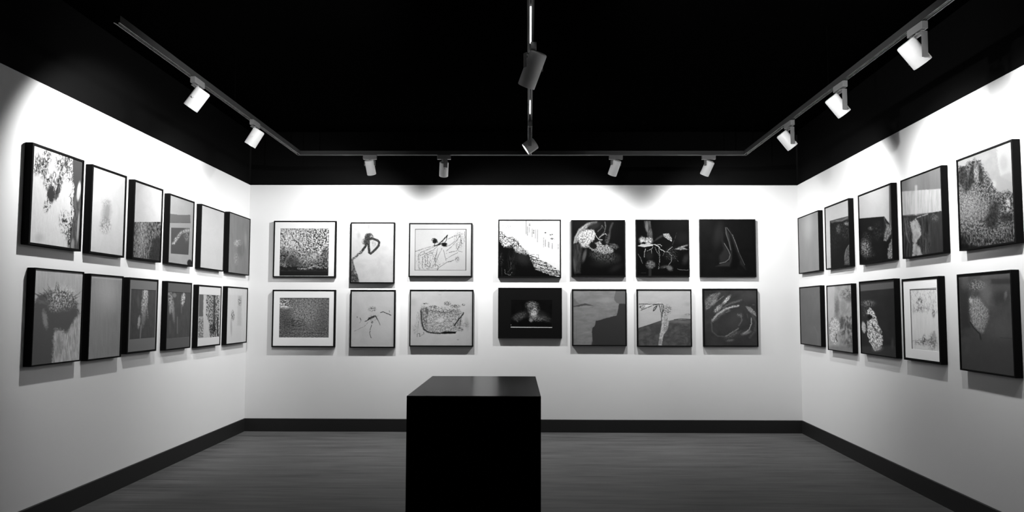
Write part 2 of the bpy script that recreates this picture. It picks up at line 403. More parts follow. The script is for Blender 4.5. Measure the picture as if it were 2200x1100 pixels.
# ---- left wall, upper row
@art('L1', ((262,125),(668,280),(637,993),(222,930)), 'tall white painting with dark scratchy clumps and a dark grey band down its right side')
def _(c):
    c.bg(240, 212, 8, 6, 60)
    for e, th in (((302,300,26,75,5),.46),((345,330,38,75,-10),.45),((380,245,34,60,0),.52),((385,440,32,60,0),.5),((490,290,45,70,0),.5),
              ((548,300,34,62,0),.5),((470,470,26,110,18),.47),((435,420,30,60,0),.55),((555,400,28,80,0),.55),((385,610,26,70,15),.56),((530,790,45,110,-12),.56),((560,900,25,90,0),.5)):
        c.p(c.dots(c.ell(*e, soft=.5), 7, 20, th), 45, .9)
    c.p(c.ell(410,535,30,66,0,.25,.25), 62); c.p(c.ell(462,520,16,70,14,.3,.3), 70, .85)
    c.p(c.line([(497,300),(478,400),(452,540)],9,gap=.4,w=5), 50); c.p(c.line([(530,240),(525,330)],5), 60, .7)
    c.p(c.poly([(578,262),(700,290),(660,1000),(552,985),(566,800),(590,700),(580,600),(592,480),(585,420)],3,6), 78)
    c.p(c.ell(545,500,34,60,0,.2,.1), 232); c.p(c.line([(512,380),(560,345),(582,400),(580,520),(552,560)],6,gap=.4,w=5), 70)
    m = c.poly([(578,560),(655,520),(650,1000),(552,985)],8)
    c.p(m*ss(c.n(7,70),.5,.6), 120, .55); c.p(c.ell(628,520,15,75,6,.25), 205); c.p(c.ell(622,800,8,120,4,.3), 165); c.p(c.ell(578,940,13,50,5,.3), 150)
    c.p(c.line([(566,560),(572,700),(566,800),(545,960)],8,gap=.42,w=5), 45)
    c.p(c.ell(318,880,30,35,0,.8), 190,.6)
@art('L2', ((730,300),(1005,402),(975,1045),(705,1000)), 'pale white picture with a small faint smudge in its middle')
def _(c):
    c.bg(250, 208, 4, 40, 120); c.p(c.ell(845,690,34,80,8,.6,.15), 182,.9); c.p(c.ell(850,690,18,60,8,.4,.2),168,.6)
    c.p(c.dots(c.ell(835,790,40,60,0,.5),7,12,.5), 140,.8); c.p(c.dots(c.ell(845,620,34,30,0,.5),8,8,.6), 150,.6); c.p(c.line([(805,770),(818,800)],4),110,.7); c.p(c.line([(825,760),(870,745)],3),130,.6)
@art('L3', ((125,105),(387,200),(365,865),(102,828)), 'picture with a blank pale upper half above dark streaked grass texture')
def _(c):
    c.bg(222, 205, 5, 50, 80)
    m = c.poly([(90,495),(400,497),(400,900),(80,900)],2,1); c.p(m, c.tex(40,150,6,22,.5,.25)); c.p(m*c.ell(190,640,50,240,4,.8,.2), c.tex(90,205,6,20,.45,.25),.8)
    c.p(m*c.poly([(300,650),(400,600),(400,900),(255,900),(270,780)],22,12), 52,.85)
@art('L4', ((448,233),(673,312),(652,905),(425,870)), 'grey picture with a painted reflection band across and a smaller mounted print low down', rim=.014)
def _(c):
    c.bg(200, 160, 4, 80, 80); c.p(c.poly([(430,230),(700,300),(650,345),(450,250)],30),165,.5)
    c.p(c.poly([(430,418),(560,432),(637,430),(637,500),(430,497)],2,2), 118); c.p(c.line([(430,499),(637,503)],4), 60)  # reflection in the glazing painted as a darker band
    c.p(c.poly([(430,503),(637,506),(640,545),(430,545)],2), 168)
    c.p(c.poly([(640,430),(680,430),(680,900),(632,900)],3), 170,.6)
    c.p(c.poly([(462,546),(632,550),(618,795),(458,780)],2), 92)
    c.p(c.dots(c.line([(482,690),(530,620),(560,585),(625,570)],24,8,w=6),7,7,.42), 205); c.p(c.dots(c.ell(605,610,26,60,0,.5),8,14,.5),150)
    c.p(c.ell(628,868,22,30,0,.2), 50)
@art('L5', ((737,330),(950,403),(930,945),(715,915)), 'blank white picture in the upper row of the left wall', rim=.012)
def _(c): c.bg(222, 200, 3, 60, 100)
@art('L6', ((990,400),(1182,470),(1162,985),(972,952)), 'mid grey picture with a faint pale scribble, beside the corner on the left wall', rim=.010)
def _(c):
    c.bg(150, 112, 5, 20, 200); c.p(c.dots(c.ell(1070,690,36,30,0,.4),8,7,.45), 205,.8); c.p(c.dots(c.ell(1050,830,18,50,0,.5),7,12,.52), 170,.7); c.p(c.ell(1095,740,30,70,0,.5),100,.5)
    c.p(c.ell(1138,660,12,60,0,.8),165,.5); c.p(c.line([(1110,700),(1105,780)],5),150,.4)
# ---- left wall, lower row; dulling and vertical reflections of the glazing are painted in
@art('M1', ((215,60),(618,90),(580,820),(170,865)), 'tall grey picture of a dark spiky plant head hanging upside down', rim=.010)
def _(c):
    c.bg(150, 118, 6, 12, 160)
    c.p(c.poly([(200,360),(260,280),(340,250),(430,240),(520,270),(560,340),(575,440),(520,540),(470,600),(440,570),(380,560),(370,640),(360,870),(150,900),(170,600)],16,14), 68)
    random.seed(3)
    for i in range(26):
        a = math.radians(-175 + i * 6.9 + random.uniform(-3, 3)); L_ = random.uniform(110, 205) if 2 < i < 24 else 185
        x0, y0 = 400 + random.uniform(-60, 60), 360
        dx_, dy_ = math.cos(a), math.sin(a); w_ = random.uniform(9, 17); c.p(c.poly([(x0 - dy_ * w_, y0 + dx_ * w_), (x0 + L_ * dx_, y0 + L_ * .95 * dy_), (x0 + dy_ * w_, y0 - dx_ * w_)], 3, 5), random.choice((52, 60, 70, 84)), .9)
    c.p(c.ell(400,350,100,60,0,.4,.2), 70); c.p(c.dots(c.ell(440,300,110,90,0,.5),6,12,.56,20), 180,.8); c.p(c.dots(c.ell(380,380,50,40,0,.5),8,12,.56), 150,.7)
    c.p(c.ell(298,480,20,70,-8,.5,.3), 118,.8); c.p(c.poly([(480,590),(545,470),(575,440),(600,840),(350,860),(372,600),(440,590)],16,10), c.tex(118,160,7,80,.5,.3),.9)
    c.p(c.ell(410,680,22,80,0,.6,.3),105,.6); c.p(c.ell(380,620,12,35,0,.4,.2),150,.6)
@art('M2', ((668,105),(942,128),(903,785),(632,820)), 'blurred grey picture with soft vertical streaks, lower row, right of the upside-down plant', rim=.012)
def _(c):
    c.bg(128, 92, 4, 10, 120); c.p(c.ell(800,280,90,130,0,.9), 150,.55); c.p(c.ell(740,480,70,200,0,.9,.2), 118,.35); c.p(c.line([(668,135),(942,155)],10,6),150,.5)
@art('M3', ((183,168),(467,185),(435,888),(140,925)), 'dark grey print with a pale twisted trunk in a grey mount', win=((205,280),(425,755)), matv=100, rim=.016)
def _(c):
    c.bg(62, 66, 4, 20, 60); c.p(c.ell(335,400,28,130,8,.35,.25), c.tex(90,175,8,14,.5,.3)); c.p(c.ell(325,540,22,110,10,.5,.3), 110,.7)
    c.p(c.dots(c.ell(340,310,24,30,0,.5),8,10,.45),170); c.p(c.ell(275,600,12,60,8,.4,.3),150,.8); c.p(c.line([(295,640),(285,760)],10,6),120,.7); c.p(c.line([(355,400),(365,560)],8,4,.3),140,.6); c.p(c.ell(272,400,12,60,0,.7),88,.5)
@art('M4', ((555,203),(800,217),(768,862),(527,885)), 'dark print with two pale drips under a grey strip of mount', win=((558,310),(775,755)), matv=88, rim=.013)
def _(c):
    c.bg(72, 72, 4, 20, 90); c.p(c.dots(c.ell(590,400,24,110,-8,.5,.2),7,20,.42), 150); c.p(c.ell(612,500,12,110,-4,.5,.2), 125,.7); c.p(c.ell(582,490,10,40,0,.4),155,.7)
    c.p(c.ell(628,345,18,22,0,.3), 110); c.p(c.dots(c.ell(712,380,20,66,8,.4),8,12,.42), 185); c.p(c.line([(695,450),(692,520)],6,4),110,.6); c.p(c.line([(652,560),(650,720)],7,5),118,.6); c.p(c.line([(580,600),(578,720)],5,5),100,.5)
@art('M5', ((858,238),(1090,252),(1065,835),(835,860)), 'white mounted print of dark speckled vertical strips', win=((868,335),(1063,752)), matv=205, rim=.016)
def _(c):
    c.bg(178, 178, 6, 8, 60); c.p(c.poly([(860,330),(912,332),(905,555),(850,555)],3,2), 92); c.p(c.poly([(850,560),(908,560),(905,760),(840,760)],3), c.tex(80,175,7,10,.5,.25))
    c.p(c.poly([(940,330),(1070,330),(1060,760),(970,760),(960,600),(935,540)],3,5), c.tex(50,185,6,11,.5,.2)); c.p(c.poly([(1010,340),(1030,340),(1025,700),(1000,700)],6,5), c.tex(20,90,6,12,.5,.3),.85)
    c.p(c.line([(1050,560),(1045,740)],8), 20); c.p(c.dots(c.ell(995,680,28,50,0,.5),7,9,.42),20)
@art('M6', ((1145,252),(1347,268),(1328,808),(1122,832)), 'pale picture with faint grey vertical washes, lower row beside the corner', rim=.014)
def _(c):
    c.bg(202, 186, 4, 9, 160); c.p(c.poly([(1140,335),(1290,340),(1275,800),(1120,820)],6,3), 186,.7); c.p(c.poly([(1250,345),(1290,345),(1280,640),(1240,640)],10,4), 165,.6)
    c.p(c.dots(c.ell(1268,400,16,40,0,.5),7,10,.5), 90,.8); c.p(c.dots(c.ell(1198,540,14,45,0,.5),5,14,.5), 40,.9); c.p(c.ell(1182,650,8,80,0,.6),140,.6)
# ---- back wall, upper row
@art('B1', ((182,157),(1048,160),(1040,945),(168,945)), 'dense black foliage print in a white mount, top left of the back wall', win=((270,262),(942,932)), matv=236, rim=.016)
def _(c):
    c.bg(170, 90, 5); t = (c.Y - 262) / 600
    c.I = c.tex(25, 215, 15, 15, .47, .16) * 1.0; c.p(c.ell(400,400,190,170,0,.8,.2), c.tex(60,240,14,18,.36,.2),.8)
    c.p(c.poly([(260,560),(560,640),(945,540),(945,960),(260,960)],60,25), c.tex(20,130,17,14,.55,.2),.85)
    c.p(c.dots(c.ell(640,690,180,70,-5,.7),16,14,.5), 200,.8); c.p(c.dots(c.ell(740,640,60,40,0,.5),16,12,.4),205,.7); c.p(c.dots(c.ell(820,590,28,40,0,.5),14,14,.45),225)
    c.p(c.line([(325,810),(350,700),(400,630),(430,590)],26,10), 150,.7); c.p(c.line([(430,590),(560,560),(700,600)],6,4,.4,10),40)
    for q in ([(500,440),(560,530),(640,570)],[(560,300),(530,400),(520,480)],[(380,290),(440,380),(500,460)],[(620,290),(720,330),(800,420),(870,440)],[(280,330),(330,400),(340,500)]): c.p(c.line(q,7,3,.25,8), 25,.8)
    c.p(c.ell(445,730,110,60,10,.6,.2),62,.7)
    c.p(c.poly([(260,850),(945,845),(945,960),(260,960)],12,3), 33); c.p(c.poly([(330,800),(500,790),(700,830),(945,820),(945,850),(260,850),(260,780)],10,12), 28,.85)
    c.p(c.dots(c.line([(520,820),(640,830),(760,780),(820,810)],20,10),12,9,.5), 190); c.p(c.line([(700,690),(860,655),(925,660)],6,3,.3,5),190,.8); c.p(c.line([(270,855),(930,855)],5),70,.6)
    c.p(c.line([(272,262),(272,600)],3,2),30,.6); c.p(c.line([(270,264),(942,264)],4,2),30,.7)
@art('B2', ((150,177),(763,177),(757,1022),(140,1030)), 'pale picture of a dark bent branch folded into a hook shape', rim=.014)
def _(c):
    c.bg(226, 214, 9, 130, 130); c.p(c.ell(260,360,22,40,0,.8),180,.5); c.p(c.ell(400,230,20,40,0,.8),175,.5); c.p(c.ell(720,400,50,30,-40,.8),195,.5); c.p(c.ell(600,540,80,40,0,.9),200,.4)
    d = c.tex(25, 95, 12, 12, .5, .3)
    c.p(c.ell(405,380,60,52,-10,.2,.15), c.tex(30,110,9,9,.5,.3)); c.p(c.ell(375,440,40,55,10,.3,.2), c.tex(30,110,9,9,.5,.3)); c.p(c.dots(c.ell(345,450,34,40,0,.5),9,12,.45),60)
    c.p(c.dots(c.ell(440,385,26,30,0,.4),10,8,.52), 225)
    c.p(c.line([(370,400),(450,405),(520,425),(548,455),(540,500),(490,560),(430,612)],31,3,0,2), d)
    c.p(c.line([(400,450),(402,520),(410,600),(430,612)],32,3,0,2), d)
    c.p(c.line([(375,480),(330,550),(290,600)],32,5,0,4), d); c.p(c.line([(295,590),(240,640),(170,700)],30,6,0,7), c.tex(35,190,12,12,.5,.2)); c.p(c.dots(c.ell(480,460,34,50,0,.6),8,8,.6),90,.7)
    c.p(c.poly([(150,690),(180,710),(215,830),(250,920),(275,1030),(150,1040)],6,6), c.tex(40,130,10,16,.5,.3)); c.p(c.poly([(150,700),(175,720),(200,820),(170,860),(150,850)],10,5), 165,.6); c.p(c.dots(c.ell(215,870,20,40,0,.5),8,8,.55),215)
@art('B3', ((960,188),(1843,188),(1840,940),(955,940)), 'white mounted line drawing of a tangled insect web', win=((1043,272),(1760,850)), matv=222, rim=.016)
def _(c):
    c.bg(225, 205, 4, 200, 200)
    c.p(c.line([(1043,275),(1760,275)],8,2),40); c.p(c.line([(1046,272),(1043,850)],7,2),70); c.p(c.line([(1756,272),(1753,850)],8,2),25); c.p(c.line([(1040,848),(1758,848)],7,2),35)
    T = lambda q, w_=5, g=0, v=35, a=.9: c.p(c.line(q, w_, 2.5, g, 3), v, a)
    T([(1050,585),(1180,540),(1310,505)],5,.45); T([(1500,415),(1590,370),(1670,345)],6,.38); T([(1670,350),(1690,440),(1690,500)],5,.35)
    for q in ([(1090,640),(1130,595),(1240,550),(1330,510)],[(1110,640),(1200,610),(1290,570),(1360,510)],[(1090,640),(1100,720),(1098,800),(1110,845)],[(1150,660),(1152,820)],[(1150,660),(1240,620),(1300,590)],[(1180,640),(1188,720),(1185,800)],[(1215,640),(1220,760)],
              [(1280,600),(1320,680),(1325,740)],[(1350,590),(1325,700)],[(1420,540),(1370,640),(1330,740),(1328,790)],[(1360,545),(1335,640),(1325,720)],[(1440,560),(1460,640),(1478,710)],[(1478,690),(1560,640),(1640,600)],[(1478,580),(1560,510),(1620,440),(1665,370)],
              [(1470,520),(1540,490),(1600,440)],[(1630,560),(1660,520),(1680,440)],[(1630,460),(1620,520),(1650,580),(1700,590)],[(1355,840),(1390,800),(1480,740)],[(1500,730),(1600,700),(1640,660)],[(1290,800),(1320,760),(1370,790),(1355,840)],[(1180,760),(1240,800),(1285,810)],[(1240,720),(1260,770),(1240,810)],[(1735,310),(1740,400)]): T(q,5,.18,50,.8)
    T([(1480,610),(1560,590),(1630,575)],6,.4); T([(1110,828),(1350,826)],5,.5,60); T([(1380,770),(1440,745),(1560,720)],5,.4,60)
    c.p(c.line([(1370,490),(1420,440),(1480,380),(1495,360)],16,4,.2,4), 25); c.p(c.line([(1495,355),(1480,430),(1450,470)],8), 25); c.p(c.line([(1310,505),(1380,490),(1440,465)],12,4,.1,4), 20)
    c.p(c.ell(1455,490,40,26,-8,.3,.3), 15); c.p(c.ell(1320,440,32,30,20,.3,.3), 25); c.p(c.line([(1275,430),(1290,405),(1320,402),(1350,430),(1365,470)],7,3,.1), 25); c.p(c.line([(1290,430),(1320,480),(1310,505)],7), 35)
    c.p(c.dots(c.ell(1220,700,150,130,0,.5),9,14,.66), 90,.7); c.p(c.dots(c.ell(1660,430,70,110,0,.5),9,14,.63), 70,.7); c.p(c.dots(c.ell(1635,690,30,40,0,.5),8,8,.55),80,.7)
@art('B4', ((127,143),(1003,138),(1010,942),(133,958)), 'stark white painting with a black slope falling from left to lower right', rim=.014)
def _(c):
    c.bg(255, 250, 2)
    c.p(c.poly([(120,400),(200,520),(260,525),(330,470),(360,560),(430,610),(560,625),(600,720),(660,830),(780,875),(1010,945),(1010,980),(120,980)],4,12), 10)
    c.p(c.dots(c.poly([(120,300),(200,320),(250,390),(330,380),(400,430),(480,540),(560,610),(540,640),(430,620),(350,560),(210,530),(120,450)],10,10),13,13,.46), 30)
    c.p(c.dots(c.ell(260,470,80,55,20,.5),14,12,.5), 240); c.p(c.dots(c.ell(420,560,60,50,20,.5),14,14,.5), 230); c.p(c.dots(c.ell(520,590,55,45,0,.5),12,12,.55),225)
    c.p(c.dots(c.poly([(560,630),(700,690),(820,740),(990,850),(1000,930),(800,880),(660,830),(600,740)],8,8),26,8,.5,8), 40,.95); c.p(c.dots(c.poly([(680,810),(980,850),(1000,930),(800,880),(660,830)],8,5),10,10,.48), 90,.8)
    for q in ([(600,690),(725,712)],[(580,640),(700,680)],[(700,770),(880,800)],[(820,830),(960,850)],[(620,750),(720,760)]): c.p(c.line(q,9,3,.2,4),15)
    c.p(c.line([(520,150),(522,340)],7,2),70,.9)
    for x, y0, y1, wd in ((540,240,360,12),(565,250,320,8),(605,270,380,10),(625,290,330,20),(650,280,400,6),(680,280,450,10),(765,390,520,8),(790,420,510,12),(830,450,520,8),(842,450,530,6),(885,470,545,12),(968,480,550,10)): c.p(c.line([(x,y0),(x,y1)],wd,5,.2), 110,.7)
    c.p(c.dots(c.ell(790,322,16,8,0,.5),9,6,.3),30); c.p(c.dots(c.ell(868,348,34,10,0,.4),12,7,.45),40); c.p(c.dots(c.ell(885,405,30,12,20,.4),12,7,.45),40); c.p(c.dots(c.ell(570,215,14,18,0,.4),7,7,.5),70)
    c.p(c.line([(590,625),(640,625)],4),60); c.p(c.line([(665,628),(695,628),(695,672)],4),60); c.p(c.dots(c.ell(240,250,100,50,0,.6),9,22,.62),150,.6)
    c.p(c.dots(c.ell(320,750,60,190,0,.5),6,50,.6), 60,.6); c.p(c.line([(220,840),(240,900),(300,920),(330,880)],7,3,.3,8),150,.8); c.p(c.line([(310,740),(320,820),(270,880)],6,3,.4,6),120,.7); c.p(c.line([(185,820),(188,930)],5,3,.3),90,.7); c.p(c.dots(c.ell(175,700,30,90,0,.5),8,16,.6),90,.7)
    c.p(c.ell(480,680,110,80,30,.8,.2), 70,.5)
Q5 = ((20,62),(958,62),(970,1058),(35,1062))
@art('B5', Q5, 'black painting of pale frothy petals around a curved shell', rim=.014)
def _(c):
    c.bg(8, 6, 1); c.p(c.poly([(480,80),(300,110),(150,220),(75,370),(60,480),(120,470),(240,260),(330,170),(470,120)],14,6), c.tex(110,175,30,30,.5,.4))
    c.p(c.ell(420,160,110,60,-20,.5,.15),40,.8)
    c.p(c.poly([(160,470),(130,360),(200,270),(300,230),(420,240),(450,300),(430,400),(350,470),(330,500),(240,530),(190,500)],14,18), c.tex(110,235,14,16,.42,.25))
    c.p(c.dots(c.ell(220,430,50,40,-20,.5),14,14,.5),70,.8); c.p(c.line([(70,480),(90,380),(140,270),(250,170)],10,6,.2),215,.6)
    c.p(c.poly([(60,480),(160,480),(220,560),(200,740),(190,1000),(90,1000),(50,760)],22,10), c.tex(30,75,14,120,.5,.4)); c.p(c.ell(85,860,24,130,-4,.7),110,.6); c.p(c.ell(255,690,32,110,14,.6,.1),125,.7); c.p(c.poly([(310,590),(355,600),(350,1000),(270,1000)],20),4,.9)
    c.p(c.dots(c.ell(270,520,80,34,0,.5),10,18,.45),190)
    c.p(c.poly([(440,470),(530,420),(570,500),(650,490),(770,600),(740,640),(620,660),(500,640),(370,590),(300,520),(340,490)],12,16), c.tex(60,220,12,12,.5,.25))
    c.p(c.ell(405,515,66,52,35,.2,.1), 14); c.p(c.ell(600,460,50,44,0,.3,.15),8); c.p(c.line([(430,590),(560,655)],7,4,.1,4),15)
    c.p(c.dots(c.ell(600,700,220,100,10,.6,.1),7,30,.47), 120,.8); c.p(c.ell(560,820,170,60,0,.9),40,.6)
    c.p(c.line([(480,270),(540,210),(560,160),(580,200)],14,8,.2,8),110,.8); c.p(c.line([(610,100),(620,180),(605,270),(520,370)],20,10,.15,8),120,.8); c.p(c.line([(560,330),(620,300),(640,330)],12,5,.1,5),175); c.p(c.line([(455,340),(500,405),(570,410)],10,4,0,4),215); c.p(c.line([(500,395),(520,360),(590,320)],8,4,0,4),170)
    c.p(c.line([(740,120),(700,220),(690,340),(650,470)],36,16,0,8),75,.8); c.p(c.dots(c.ell(650,400,40,90,10,.5),8,20,.5),120,.7)
    c.p(c.dots(c.ell(760,520,90,44,8,.4),30,9,.48,15),120,.9); c.p(c.line([(680,480),(780,480),(835,530),(800,580)],8,6,.2,5),110,.6); c.p(c.ell(800,900,110,50,-30,.9),34,.8); c.p(c.ell(830,740,50,60,0,.9),38,.7)
@art('B6', ((102,142),(840,140),(860,937),(113,937)), 'black print of bright thin looping stems and a pale blossom', rim=.012)
def _(c):
    c.bg(8, 6, 2); c.p(c.ell(760,400,90,80,0,.9),26,.8); c.p(c.poly([(215,160),(300,150),(330,300),(345,440),(280,440),(250,300),(225,250)],12,6), c.tex(50,120,12,60,.5,.4)); c.p(c.ell(255,230,16,70,0,.5),150,.7)
    c.p(c.ell(195,425,46,46,10,.4,.2), c.tex(110,225,16,20,.45,.3)); c.p(c.ell(280,440,56,50,0,.3,.25), c.tex(90,235,14,12,.45,.25)); c.p(c.ell(210,465,26,14,0,.4,.2),10)
    c.p(c.poly([(130,510),(180,480),(340,480),(340,505),(220,520)],5,4),200); c.p(c.poly([(350,450),(400,390),(470,350),(480,375),(400,420)],12,5),60,.9)
    c.p(c.poly([(480,335),(560,330),(605,400),(608,448),(560,420),(490,375)],5,5), c.tex(60,215,12,9,.45,.25,30))
    T = lambda q, w_=8, g=.1, v=215, a=.95: c.p(c.line(q, w_ * .75, 2, g + .1, 5), v, a)
    T([(210,520),(300,500),(370,485),(420,510),(440,545),(500,580)],12); T([(370,490),(440,485),(465,505)],9,.2); T([(420,520),(435,600),(437,720),(425,830)],8,.15,170); T([(370,520),(400,590),(430,640)],7,.2,170)
    T([(500,580),(560,590),(600,640),(600,720),(560,780),(500,810)],7,.2,180); T([(540,580),(610,520)],8,.1,200); T([(610,500),(640,420),(675,320)],7,.35,80); T([(240,550),(225,600),(222,660)],13,.1,190); T([(260,575),(320,550),(345,520)],9,.1,190); T([(320,560),(328,610)],11,.1,190)
    T([(580,590),(640,650),(700,720)],6,.45,130); T([(140,620),(170,670),(200,750)],10,.15,130,.8); T([(480,640),(500,590)],6,.2,120)
    c.p(c.ell(312,765,64,58,0,.25,.15), c.tex(35,150,12,12,.5,.3)); c.p(c.ell(290,640,55,60,0,.6),34,.8); c.p(c.poly([(285,820),(325,820),(325,940),(285,940)],6),46,.9)
    c.p(c.poly([(640,550),(740,505),(830,480),(830,500),(770,520),(835,555),(720,560)],7,6), c.tex(70,170,20,9,.5,.3)); c.p(c.ell(580,815,44,34,25,.5,.2),120,.85); c.p(c.ell(510,795,70,20,-10,.6),90,.6)
    T([(690,825),(730,838),(845,842)],9,0,120); c.p(c.ell(800,690,40,70,20,.7,.2),50,.8); c.p(c.dots(c.ell(600,620,90,100,0,.5),8,8,.68),150,.6); c.p(c.line([(180,882),(250,882)],6,4),50,.8)
@art('B7', ((990,135),(1765,135),(1782,937),(1003,937)), 'nearly black print with faint grey flowing folds, upper right of the back wall', rim=.010)
def _(c):
    c.bg(22, 16, 3, 150, 150); c.p(c.ell(1250,350,60,160,10,.8),40,.8)
    c.p(c.poly([(1310,330),(1310,420),(1360,520),(1412,600),(1415,660),(1380,720),(1280,750),(1260,650),(1330,560),(1300,430)],26,4),50,.75)
    c.p(c.poly([(1350,250),(1400,340),(1440,560),(1440,700),(1410,790),(1220,790),(1290,755),(1400,720),(1425,600),(1400,450),(1355,330)],16,3),56,.8)
    c.p(c.line([(1335,470),(1395,570),(1418,630),(1400,690),(1350,730),(1270,748)],7,6),135,.8); c.p(c.line([(1355,250),(1362,340),(1400,450),(1425,560)],8,7),115,.7)
    c.p(c.line([(1370,250),(1440,350),(1500,490),(1540,600),(1620,770)],6,4),130,.75); c.p(c.line([(1450,350),(1500,480),(1535,590)],5,3,.2),195,.8); c.p(c.poly([(1400,270),(1450,360),(1560,640),(1640,840),(1560,760),(1460,480)],18),48,.7)
    c.p(c.poly([(1440,380),(1470,480),(1560,700),(1500,830),(1440,820),(1455,650)],14),12,.6)
# ---- back wall, lower row
@art('C1', ((165,145),(1043,145),(1025,945),(148,945)), 'dark grey fine-grained print in a white mount, bottom left of the back wall', win=((262,258),(942,812)), matv=205, rim=.017)
def _(c):
    c.I = c.tex(48, 122, 11, 11, .5, .3); c.p(c.ell(600,460,220,220,0,.8,.1), c.tex(55,160,10,10,.46,.25),.75); c.p(c.ell(340,560,80,190,0,.8),60,.5); c.p(c.ell(860,600,80,200,0,.8),70,.4)
    c.p(c.dots(c.ell(330,340,75,70,0,.4),20,16,.5),205); c.p(c.line([(275,385),(360,375)],8,3),220); c.p(c.line([(275,400),(440,395)],12,6,.3,6),150); c.p(c.line([(275,370),(340,370),(350,340)],6),20); c.p(c.dots(c.ell(360,310,60,50,0,.4),14,14,.55),30)
    for y in (700,725,748,765): c.p(c.line([(430+ (y-700)*4,y),(900,y+8)],6,4,.4,6),125 if y in(725,765) else 40,.6)
    c.p(c.dots(c.ell(480,620,140,70,8,.6),30,8,.52),35,.8); c.p(c.line([(262,260),(942,260)],7,3),30)
@art('C2', ((1248,147),(1873,147),(1862,953),(1237,953)), 'grey picture with a small dark wishbone-shaped ink mark', rim=.015)
def _(c):
    c.bg(176, 156, 5, 200, 200); K = 30
    c.p(c.poly([(1440,588),(1480,570),(1500,535),(1560,510),(1600,505),(1625,570),(1590,520),(1545,540),(1500,570),(1460,588)],4,4), K); c.p(c.ell(1550,530,45,14,-25,.4,.2),50,.8)
    c.p(c.line([(1600,515),(1640,590),(1658,635)],6,3,.15,3), K,.8); c.p(c.line([(1490,600),(1440,655),(1370,690),(1300,722)],4,2.5,.3,4), 70,.8); c.p(c.line([(1540,635),(1520,700),(1515,760),(1535,815)],6,3,.1,4), K,.85)
    c.p(c.line([(1535,600),(1550,585),(1560,597),(1545,612),(1535,600)],6,2.5), K); c.p(c.line([(1665,465),(1700,452),(1760,480),(1810,500)],9,3,.05,3), K); c.p(c.line([(1785,435),(1790,460)],5),60); c.p(c.line([(1380,540),(1392,570)],8,3), K,.8); c.p(c.ell(1340,528,6,8),70); c.p(c.line([(1370,610),(1395,580)],4),110)
    c.p(c.dots(c.ell(1550,415,55,34,0,.4),11,9,.53), 55,.8); c.p(c.dots(c.ell(1570,540,70,60,0,.5),8,8,.66), 80,.7)
@art('C3', ((120,132),(932,132),(930,860),(115,860)), 'pale grey sketch of a ragged woven basket or nest', rim=.014)
def _(c):
    c.bg(180, 172, 5, 160, 160); c.p(c.ell(160,290,40,40,0,.8),150,.5)
    b = c.poly([(260,370),(330,360),(370,400),(560,425),(680,380),(740,370),(800,430),(780,580),(760,640),(690,690),(460,690),(330,680),(280,620),(265,500)],8,10)
    c.p(b, c.tex(95,180,13,13,.47,.25),.85); c.p(c.dots(c.ell(300,490,40,140,-6,.5),10,30,.5), 70,.8); c.p(c.ell(340,410,18,50,-12,.4,.2),65,.7)
    c.p(c.line([(262,400),(275,560),(300,640),(360,680),(470,692),(700,686)],16,5,.1,4), 42,.9); c.p(c.poly([(560,668),(720,668),(700,692),(500,692)],4,3), 20)
    c.p(c.line([(690,590),(740,520),(790,460),(806,430)],16,5,.1,5), 40); c.p(c.line([(770,520),(760,600)],8,4),60); c.p(c.line([(720,540),(745,600)],6,3),60,.8); c.p(c.line([(370,400),(470,410),(600,430),(690,385)],7,4,.3,6), 70)
    c.p(c.dots(c.ell(520,400,220,44,5,.5),12,9,.58), 60,.8); c.p(c.ell(510,520,50,30,-10,.5), 200,.6); c.p(c.line([(430,600),(520,570),(620,590)],6,4,.3,6),210,.7)
    for e in ((320,312,34,10),(600,310,40,26),(700,345,60,22),(805,325,20,12),(420,350,50,16),(735,770,16,6)): c.p(c.dots(c.ell(*e,soft=.4),10,7,.47), 50,.85)
    c.p(c.dots(c.ell(235,520,30,110,0,.5),7,36,.55), 110,.7); c.p(c.dots(c.ell(190,640,30,60,0,.5),8,20,.55),120,.7); c.p(c.line([(215,740),(215,700),(250,690),(245,730),(300,700),(300,680)],5,3,.2,6),70); c.p(c.ell(850,560,24,70,-8,.8),140,.6); c.p(c.dots(c.ell(820,580,60,30,0,.5),14,8,.55),110,.7); c.p(c.line([(490,195),(520,200)],6),130,.6)
    c.p(c.dots(c.ell(770,640,30,24,0,.5),10,9,.5),40)
@art('C4', ((1250,110),(2060,107),(2070,755),(1250,757)), 'black framed print with a black mount and a white line under its smoky figure', win=((1408,265),(1945,618)), matv=17, rim=.010)
def _(c):
    c.bg(10, 8, 2)
    c.p(c.ell(1530,470,90,44,-22,.6,.2), c.tex(30,95,16,12,.5,.4,-20),.9); c.p(c.line([(1470,500),(1500,540)],12,8,.2),100,.6); c.p(c.ell(1830,490,90,36,22,.6,.2), c.tex(20,95,18,8,.5,.35,20),.9); c.p(c.ell(1800,430,90,30,20,.8),40,.6)
    c.p(c.ell(1690,370,80,70,30,.5,.3), c.tex(15,120,12,12,.52,.25)); c.p(c.ell(1705,440,44,50,0,.5,.25), c.tex(80,205,12,9,.42,.3)); c.p(c.dots(c.ell(1680,320,70,40,0,.5),12,8,.52), 130); c.p(c.line([(1700,380),(1720,370),(1740,390)],8,4),190); c.p(c.ell(1670,520,22,26,0,.5,.3),150,.8); c.p(c.dots(c.ell(1730,500,90,34,8,.5),16,6,.5),120)
    c.p(c.line([(1408,612),(1945,614)],9,2.5), 215); c.p(c.ell(1413,583,6,7),150); c.p(c.line([(1412,265),(1410,600)],4,2),30,.8); c.p(c.line([(1408,268),(1945,268)],4,2),26,.8); c.p(c.line([(1941,265),(1941,605)],4,2),40,.8)
